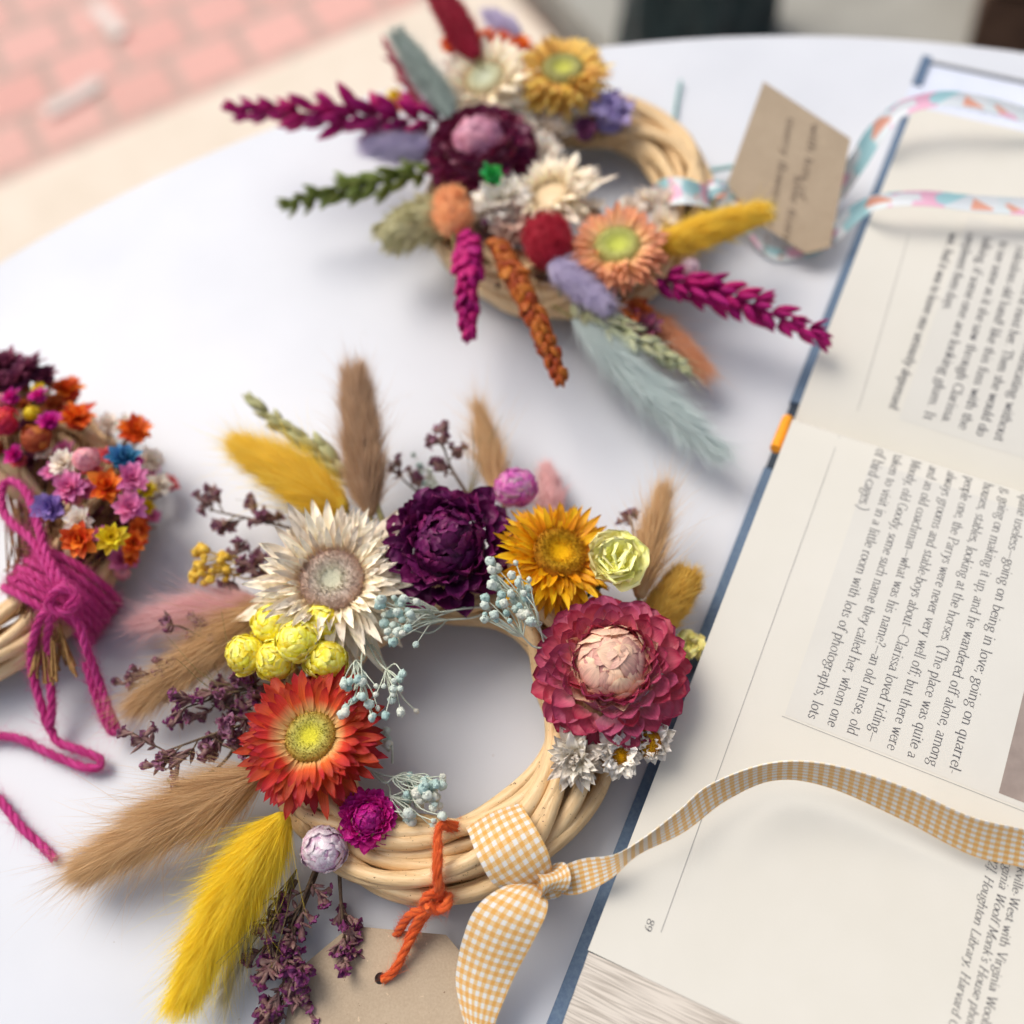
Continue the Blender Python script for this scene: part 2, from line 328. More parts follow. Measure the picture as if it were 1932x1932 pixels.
def sprig_statice(parent, pts, mat, label, nfl=9, size=1., name='statice_sprig', spread=.006, start=.35):
    """woody stem with side branches carrying papery calyxes and crumpled petals"""
    p = spline(PP(pts), 40); st = MB(); fl = MB(); cx = MB(); tube(st, p, np.linspace(.0007, .0003, 40), 6)
    T = nrm(np.gradient(p, axis=0)); nfl = int(nfl*1.15); nb = max(3, nfl//3)
    for i in range(nb):
        k = int(39*(start+(1-start)*i/(nb-.999))); side = nrm(np.cross(T[k], rng.standard_normal(3))); side[2] *= .6
        e = p[k]+(T[k]*rng.uniform(.4, .9)+side*rng.uniform(.3, 1.))*spread*rng.uniform(.6, 1.2); br = spline([p[k], (p[k]+e)/2+rng.normal(0, .0007, 3), e], 8); tube(st, br, .0003, 5)
        for j in range(max(2, nfl//nb)+1):
            q = br[rng.integers(3, 8)]; d = nrm(T[k]*.8+side*.6+rng.normal(0, .5, 3)); l = .0042*size*rng.uniform(.75, 1.3)
            Mx = frame(d); kk = np.linspace(0, 1, 6); prf = np.stack([size*(.0003+.0009*kk**1.2), kk*l], 1); lathe(cx, prf, Mx, q, 7, rng.uniform(0, 1), .12)
            petals(fl, q+d*l*.75, Mx, 5, .0002*size, .0026*size, .0011*size, 55, -30, 0, .5, .2, .6, 4, 5, amp=.3, jth=18)
            for _ in range(2): grain(cx, br[rng.integers(2, 8)], nrm(d+rng.normal(0, .35, 3)), l*rng.uniform(.8, 1.2), .00075*size, rng.uniform(0, .6))
    o = st.build(name, M_WOOD, parent, label); cx.build('calyxes', M_CALYX, o); fl.build('petals', mat, o); return o
def star(parent, u, v, h, rp, mat, label, tilt=(0, 0), full=1., name='star_flower', closed=False):
    L = [(10, .1, .95, .24, 20, -5, 0, .35), (8, .08, .8, .24, 42, -8, .02, .4), (6, .05, .6, .2, 64, 5, .05, .4)]
    if closed: L = gl(.72, .1, [25, 50, 75, 100], .6, .32, 10)
    ob = flower(parent, u, v, h, rp, L, mat, label, tilt, name=name, nu=4, nv=6, tipx=.85, jit=.12)
    o = P(u, v, h*.001); r = rp*mpp(u, v, h*.001); M = frame(up_axis(*tilt)); mb = MB()
    lathe(mb, [(.12*r, -.75*r), (.3*r, -.5*r), (.38*r, -.15*r), (.2*r, .03*r)], M, o, 9, .4); mb.build('calyx', M_CALYXB, ob)
    return ob
def canes(parent, C, R, r, n=14, seed=1, rs=.0027, zc=.0135):
    g = np.random.default_rng(seed)
    for k in range(n):
        a = np.linspace(0, 2*pi, 181)[:-1]; inner = k >= int(n*.7); ps = 2*pi*k/int(n*.7)+g.uniform(-.15, .15) if not inner else 2*pi*k/(n-int(n*.7))
        rho = r*(.40 if inner else .80); tw = (-1 if k % 5 == 3 else 1); psi = ps+tw*a+.4*np.sin(2*a+g.uniform(0, 6))+.25*np.sin(3*a+g.uniform(0, 6))
        rr = rho*(1+.10*np.sin(2*a+g.uniform(0, 6))+.07*np.sin(5*a+g.uniform(0, 6))); Rk = R+rr*np.cos(psi); z = zc+rr*np.sin(psi)*.92
        p = C+np.stack([Rk*np.cos(a), Rk*np.sin(a), np.maximum(z, rs)], 1); p = np.vstack([p, p[:2]])
        mb = MB(); tube(mb, p, rs*g.uniform(.85, 1.15)*(1+.06*np.sin(np.linspace(0, 40, len(p)))), 10, False, t=g.uniform(0, 1)); mb.build('cane', M_CANE, parent)
def twine(mb, path, r, tw=260, fuzz=6000, ns=None, fz=.0035):
    L = np.sum(np.linalg.norm(np.diff(path, axis=0), axis=1)); n = max(30, int(L/.0005)); p = resample(path, n)
    T = nrm(np.gradient(p, axis=0)); u = frame(T[0])[:, 0]; U = []
    for k in range(n): u = nrm(u-(u@T[k])*T[k]); U.append(u)
    U = np.array(U); W = np.cross(T, U); s = np.linspace(0, L, n)
    for j in range(3):
        a = s*tw*2+j*2*pi/3; q = p+(U*np.cos(a)[:, None]+W*np.sin(a)[:, None])*r*.5; tube(mb, q, r*.6*(1+.08*np.sin(s*900+j)), 7, t=.25+.25*j)
    m = int(L*fuzz*6); i = rng.integers(0, n, m); rd = nrm(np.cross(T[i], rng.standard_normal((m, 3))))
    d = nrm(rd*rng.uniform(.1, 1, m)[:, None]+T[i]*rng.choice([-1, 1], m)[:, None]*1.1); Lh = fz*rng.uniform(.2, 1, m)**2
    hairs(mb, p[i]+rd*r*.9, d, Lh, .00010, rng.normal(0, .35, (m, 3)), 3)
def ribbon(mb, left, right, n=120, th=.0003, uv0=0., nu=10, camber=0., wid=None):
    """cloth strip between two edge polylines given as world points"""
    l = resample(spline(left, 200), n); r = resample(spline(right, 200), n); c = (l+r)/2
    s = np.r_[0, np.cumsum(np.linalg.norm(np.diff(c, axis=0), axis=1))]; t = np.linspace(0, 1, nu)
    G = l[:, None]*(1-t)[None, :, None]+r[:, None]*t[None, :, None]
    nn = nrm(np.cross(np.gradient(G, axis=0), np.gradient(G, axis=1))); G = G+nn*(camber*np.sin(pi*t))[None, :, None]
    for sg in (1, -1):
        V = (G+nn*th*.5*sg).reshape(-1, 3); uv = np.stack(np.broadcast_arrays(t[None], s[:, None]/.02+uv0), -1).reshape(-1, 2)
        f = gridf(n, nu); mb.add(V, f if sg < 0 else f[:, ::-1], uv)
    for e in (0, nu-1):
        V = np.stack([G[:, e]+nn[:, e]*th*.5, G[:, e]-nn[:, e]*th*.5], 1).reshape(-1, 3); uv = np.repeat(np.stack([np.full(n, t[e]), s/.02+uv0], 1), 2, 0)
        mb.add(V, gridf(n, 2), uv)

M_STEM = m_plain('dry_stem', '#9a8b5a', '#75693f', 900, .7)
M_WOOD = m_plain('woody_stem', '#6e5b45', '#4b3a30', 900, .8)
M_CALYX = m_plain('papery_calyx', '#a88a80', '#74464e', 500, .7, trans=.2)
M_CALYXB = m_plain('brown_calyx', '#8a5f2c', '#5d3414', 600, .7)
M_GYPSTEM = m_plain('pale_green_stem', '#cfd6c6', '#b9c2b0', 500, .6)
def m_cane():
    N = NT('peeled_willow_cane'); f = N.noise(N.uv(3, .35), 3, 5, .6); g = N.noise(N.objc(), 420, 2, .5); sp = N.noise(N.objc(), 700, 2, .9); st = N.noise(N.uv(2, .12), 4, 4, .7)
    c = N.ramp(f, [(.25, srgb('#cfa976')), (.5, srgb('#e6c797')), (.8, srgb('#f1dbb2'))])
    c = N.mix(N.math('MULTIPLY', N.tone(), .35), c, srgb('#d3aa74'))
    c = N.mix(N.ramp(st, [(.55, (0, 0, 0, 1)), (.72, (.55, .55, .55, 1))]), c, srgb('#b58a58')); c = N.mix(N.math('GREATER_THAN', sp, .69), c, srgb('#6c4c2c'))
    return N.fin(c, .45, .4, 0, N.bump(N.math('ADD', f, N.math('MULTIPLY', g, .5)), .55, .0006))
M_CANE = m_cane()

# ================================================================== SETTING
FL = -0.74
tc, TR = A3(.14042*H, -.17544*H, 0), 1.4513*H
t = thing('round_table', (tc[0], tc[1], FL), 'round white cafe table under the wreaths and the book', 'table')
mb = MB(); K = 160; pr = [(.0005, 0), (TR*.5, 0), (TR-.003, 0), (TR-.0009, -.0008), (TR, -.003), (TR, -.022), (TR-.002, -.025), (.0005, -.025)]
lathe(mb, pr[::-1], np.eye(3), tc, K); 
def m_top():
    N = NT('white_laminate'); f = N.noise(N.objc(), 14, 3, .5); g = N.noise(N.objc(), 700, 2, .5)
    c = N.ramp(f, [(.3, (.59, .615, .66, 1)), (.7, (.65, .675, .72, 1))]); dk = N.noise(N.objc(), 190, 2, .7)
    c = N.mix(N.math('GREATER_THAN', dk, .765), c, (.5, .48, .46, 1)); return N.fin(c, .38, .35, 0, N.bump(g, .08, .0002))
mb.build('tabletop', m_top(), t)
mb = MB(); lathe(mb, [(.03, .715), (.03, .05), (.05, .03), (.24, .02), (.245, 0)][::-1], np.eye(3), A3(tc[0], tc[1], FL), 32); mb.build('pedestal', m_plain('white_metal', '#d8d8d6', '#cfcfcd', 20, .4), t)

# floor: pavement bricks beyond the kerb, pale slab nearer
Pf = lambda u, v: P(u, v, FL)
k0, k1 = Pf(0, 410), Pf(714, 97); kd = nrm(k1-k0); kn = A3(-kd[1], kd[0], 0)
def m_brick(bx, ang):
    N = NT('pink_brick_paving'); tcn = N.n('TexCoord'); m = N.n('Mapping'); m.vector_type = 'TEXTURE'; m.inputs['Rotation'].default_value = (0, 0, ang)
    N.l(tcn.outputs['Object'], m.inputs[0]); b = N.n('TexBrick'); N.l(m.outputs[0], b.inputs[0]); b.offset = .5; b.squash = 1
    b.inputs['Scale'].default_value = 1; b.inputs['Brick Width'].default_value = bx; b.inputs['Row Height'].default_value = bx*.93; b.inputs['Mortar Size'].default_value = .015
    b.inputs['Mortar Smooth'].default_value = .8; b.inputs['Bias'].default_value = 0
    b.inputs['Color1'].default_value = srgb('#dcaca2'); b.inputs['Color2'].default_value = srgb('#d4a096'); b.inputs['Mortar'].default_value = srgb('#aa9b90')
    f = N.noise(m.outputs[0], 5, 4, .6); c = N.mix(N.math('MULTIPLY', f, .35), b.outputs[0], srgb('#e8b9ae')); g = N.noise(m.outputs[0], 120, 4, .7)
    big = N.noise(m.outputs[0], 1.3, 2, .5); c = N.mix(N.ramp(big, [(.45, (0, 0, 0, 1)), (.6, (.35, .35, .35, 1))]), c, srgb('#b5a195'))
    bp = N.math('ADD', N.math('MULTIPLY', b.outputs[1], -1), N.math('MULTIPLY', g, .3)); return N.fin(c, .85, .2, 0, N.bump(bp, .6, .004))
mb = MB(); S = 30; mb.add(A3([-S, -S, FL], [S, -S, FL], [S, S, FL], [-S, S, FL]), [(0, 1, 2, 3)])
g = mb.build('pavement', m_brick(.122, math.atan2(kd[1], kd[0])), None, 'pink brick paving far below the table', smooth=False); struct(g)
mb = MB(); Mk = np.stack([kd, kn, A3(0, 0, 1)], 1)
box(mb, (-6, -1.6, 0), (.86, 0, .05), Mk, A3(k0[0], k0[1], FL+.0)); g = mb.build('kerb', m_plain('cream_stone', '#dccfbd', '#e4d8c8', 12, .8, .2), None, 'pale cream stone kerb behind the table edge', smooth=False); struct(g)
# grey concrete step, dark fabric bag and brown crate behind the far table edge
q0 = Pf(1400, 60); mb = MB(); box(mb, (0, -1.0, 0), (3.2, .9, .09), Mk, A3(Pf(1060, 90)[0]+.0, Pf(1060, 90)[1], FL))
g = mb.build('concrete_floor', m_plain('grey_concrete', '#a9a8a0', '#9c9b93', 9, .85, .2), None, 'grey concrete ground beyond the far edge of the table', smooth=False); struct(g)
b0, b1 = Pf(1150, 20), Pf(1405, 20); bc = (b0+b1)/2; bw = np.linalg.norm(b1-b0)/2
mb = MB(); nu_, nv_ = 60, 30; a = np.arange(nu_)*2*pi/nu_; V = []
for j in range(nv_):
    z = j/(nv_-1)*.30
    fold = 1+.09*np.sin(7*a+z*9)+.05*np.sin(13*a-z*22); rr = bw*(1-.25*(z/.3)**3)*fold
    V.append(np.stack([np.cos(a)*rr, np.sin(a)*rr*.8-.02, np.full(nu_, FL+.09+z)], 1))
V = np.array(V).transpose(1, 0, 2).reshape(-1, 3)+A3(bc[0]-.02, bc[1]-.17, 0); mb.add(V, gridf(nu_, nv_, True))
topc = V.reshape(nu_, nv_, 3)[:, -1]; q = np.arange(nu_); mb.add(np.vstack([topc, topc.mean(0)-A3(0, 0, .04)]), np.stack([q, (q+1) % nu_, np.full(nu_, nu_)], 1))
bag = thing('fabric_bag', (bc[0], bc[1], FL+.09), 'dark teal fabric bag with soft folds on the ground beyond the table', 'bag')
mb.build('bag_body', m_plain('dark_teal_fabric', '#142224', '#26383a', 30, .9, .2, sheen=.3), bag)
mb = MB()
for s in (-1, 1):
    mb = MB(); c = A3(bc[0]-.02, bc[1]-.17+s*.05, FL+.36); tube(mb, spline([c+A3(-bw*.5, 0, 0), c+A3(-bw*.35, 0, .08), c+A3(bw*.35, 0, .08), c+A3(bw*.5, 0, 0)], 24), .009, 8)
    mb.build('handle', m_plain('dark_teal_strap', '#1f2f30', '#2c3f41', 30, .9), bag)
cr = Pf(1780, 212); crt = thing('wooden_crate', (cr[0]+.2, cr[1]+.15, FL+.09), 'dark brown wooden crate at the far right behind the table', 'crate')
Mc = frame(A3(0, 0, 1)); th_ = rad(-28); Mr = A3([cos(th_), -sin(th_), 0], [sin(th_), cos(th_), 0], [0, 0, 1])
for k in range(4):
    for (lo, hi) in (((0, 0, .02+k*.085), (.4, .015, .095+k*.085)), ((0, .285, .02+k*.085), (.4, .3, .095+k*.085)), ((0, .017, .02+k*.085), (.015, .283, .095+k*.085)), ((.385, .017, .02+k*.085), (.4, .283, .095+k*.085))):
        mb = MB(); box(mb, lo, hi, Mr, A3(cr[0], cr[1], FL+.09)); mb.build('slat', m_plain('brown_wood', '#5b4335', '#4a3427', 25, .7, bump=.3), crt, smooth=False)
mb = MB(); box(mb, (.003, .003, .0), (.397, .297, .018), Mr, A3(cr[0], cr[1], FL+.09)); mb.build('bottom_board', MC['brown_wood'], crt, smooth=False)
mb = MB(); box(mb, (.02, .02, .30), (.38, .28, .33), Mr, A3(cr[0], cr[1], FL+.09)); mb.build('lid', MC['brown_wood'], crt, smooth=False)
# paper litter on bricks
for pts, lab in (([(85, 212), (130, 190), (188, 152)], 'white paper strip lying on the bricks, the lower left one'), ([(176, 12), (205, 38), (228, 66)], 'white paper strip lying on the bricks, near the top edge')):
    p = np.array([P(u, v, FL+.006) for u, v in pts]); p = spline(p, 12); d = nrm(np.gradient(p, axis=0)); s = np.cross(d, A3(0, 0, 1))*.012
    mb = MB(); ribbon(mb, p+s, p-s+A3(0, 0, .003), 12, .001, nu=4); tag(mb.build('paper_strip', m_plain('white_paper', '#dcd2ca', '#d2c8c0', 30), None), lab, 'litter', 'paper strips on the bricks')

# ================================================================== BOOK
TH = .021
g0, g1 = P(1497, 787, TH), P(1104, 1789, TH)     # gutter end and outer corner at the page's foot
gb = P(1932, 924, TH)
ax_a = nrm(gb-g0); ax_b = nrm((g1-g0)-((g1-g0)@ax_a)*ax_a)
WID = (g1-g0)@ax_b; LEN = .30
Mb = np.stack([ax_a, ax_b, A3(0, 0, 1)], 1)
def bk(a, b, z): return g0*A3(1, 1, 0)+ax_a*a+ax_b*b+A3(0, 0, z)
def to_ab(u, v, lift=0.):
    z = TH
    for _ in range(6):
        p = P(u, v, z+lift); d = p-g0*A3(1, 1, 0); a, b = d@ax_a, d@ax_b; z = zpage(b)
    return a, b
GT = -.004                                      # gutter bottom lies just beyond the crest
def zpage(b):
    if b >= 0:
        return TH-.0015*math.exp(-((b)/.006))-.0022*(b/max(WID, .01))**2+.0008*sin(b*30)
    if b >= GT: return TH-.0015-.015*(b/GT)**.7
    x = GT-b                                    # far page: rises out of the gutter
    return TH-.0165+.0165*(1-math.exp(-x/.034))+.0015*math.exp(-((x-.08)/.03)**2)
book = thing('open_book', tuple(bk(.1, 0, 0)), 'thick open hardback book with blue cover lying face up beside the wreaths', 'book')
def m_paper(name, c1, c2, lines=False):
    N = NT(name); f = N.noise(N.objc(), 25, 3, .6); g = N.noise(N.objc(), 1500, 4, .7)
    c = N.ramp(f, [(.3, srgb(c1)), (.7, srgb(c2))])
    if lines:
        v = N.n('SeparateXYZ'); N.l(N.uv(), v.inputs[0]); x = N.noise(N.uv(.12, 70), 1, 1.5, .5)
        c = N.mix(N.ramp(x, [(.34, (.25, .25, .25, 1)), (.56, (1, 1, 1, 1))]), srgb('#a2978a'), c); return N.fin(c, .85, .1, 0, N.bump(x, .3, .0003))
    return N.fin(c, .8, .15, 0, N.bump(g, .22, .00015))
M_PAPER = m_paper('cream_paper', '#d3d0c5', '#d7d4ca'); M_EDGE = m_paper('page_edges', '#dcd2c4', '#e6ddd0', True)
FARW = abs(to_ab(1722, 200)[1])
bs = np.r_[np.linspace(-FARW, GT-.03, 26), np.linspace(GT-.028, GT, 14), np.linspace(GT+.0005, 0, 6)[:], np.linspace(.001, .012, 10), np.linspace(.015, WID, 24)]
as_ = np.linspace(0, LEN, 12)
def page(b_lo, b_hi, name, label):
    bb = bs[(bs >= b_lo-1e-9) & (bs <= b_hi+1e-9)]; mb = MB()
    V = np.array([[bk(a, b, zpage(b)) for a in as_] for b in bb]).reshape(-1, 3)
    mb.add(V, gridf(len(bb), len(as_))[:, ::-1], np.zeros((len(V), 2))); return mb.build(name, M_PAPER, book, label), bb
SL = .034                                       # sloping fore edge of the near page block
near, nb_ = page(GT, WID, 'page', 'near page with justified text, number 89 and caption')
far, fb_ = page(-FARW, GT, 'page', 'far page with blurred lines of text')
for bb, nm in ((nb_, 'page_block'), (fb_, 'page_block')):   # edges of the stack
    mb = MB(); out = bb[-1] if nm and bb[-1] > .01 else bb[0]; sl = SL if out > 0 else -.012
    nn = 14
    for a in (0.0004, LEN):
        V = []; 
        for b in bb:
            z = zpage(b)-.0003
            bl = b+(sl*(abs(b)/abs(out))**3 if abs(b) > .5*abs(out) else 0)
            V += [bk(a, b+(bl-b)*(1-k/(nn-1)), .0035+(z-.0035)*k/(nn-1)) for k in range(nn)]
        f = gridf(len(bb), nn); mb.add(np.array(V), f if a < .01 else f[:, ::-1], np.array([[b*10, k/(nn-1)] for b in bb for k in range(nn)]))
    V = []
    for a in np.linspace(.0004, LEN, 16): V += [bk(a, out+sl*(1-k/(nn-1))+.0004*sin(k*2.1+a*90)*np.sign(out), .0035+(zpage(out)-.0003-.0035)*k/(nn-1)) for k in range(nn)]
    f = gridf(16, nn); mb.add(np.array(V), f if out < 0 else f[:, ::-1], np.array([[a*10, k/(nn-1)] for a in range(16) for k in range(nn)]))
    mb.build(nm, M_EDGE, book)
M_COVER = m_plain('blue_book_cloth', '#526784', '#62788f', 700, .6, .3, bump=.2)
cv = MB(); OV = .0042
for (b0_, b1_) in ((.013, WID+SL+.004), (-FARW-.022, -.013-.006)): box(cv, (-OV, b0_, 0.0004), (LEN+.004, b1_, .0030), Mb, g0*A3(1, 1, 0))
cv.build('cover', M_COVER, book, smooth=False)
cv = MB(); box(cv, (-OV+.0005, -.018, .0004), (LEN+.003, .012, .0022), Mb, g0*A3(1, 1, 0)); cv.build('spine', m_plain('dark_spine', '#33404f', '#2a3441', 400, .6), book, smooth=False)
cv = MB(); tube(cv, np.array([bk(-.0022, b, .0115+.004*sin(b*60)) for b in np.linspace(-.006, .011, 14)]), .0021, 10); cv.build('headband', m_plain('orange_thread', '#f4a42a', '#e89420', 900, .6), book)
cv = MB(); box(cv, (-OV-.001, -FARW-.050, .0032), (LEN, -FARW-.0135, .0042), Mb, g0*A3(1, 1, 0)); fl_ = cv.build('dust_jacket_flap', m_plain('pale_blue_paper', '#cfd7e8', '#dbe1ee', 30, .4, .4), book, smooth=False)
cv = MB(); box(cv, (-OV-.001, -FARW-.052, .0042), (LEN, -FARW-.050, .0050), Mb, g0*A3(1, 1, 0)); cv.build('jacket_edge', m_plain('grey_jacket_edge', '#8d8f92', '#7c7e82', 30), book, smooth=False)  # narrow plain grey strip along the far edge of the flap
cv = MB(); box(cv, (-OV-.001, -FARW-.054, .0033), (-OV+.0035, -FARW-.034, .0052), Mb, g0*A3(1, 1, 0)); cv.build('cover_corner', M_COVER, book, smooth=False)

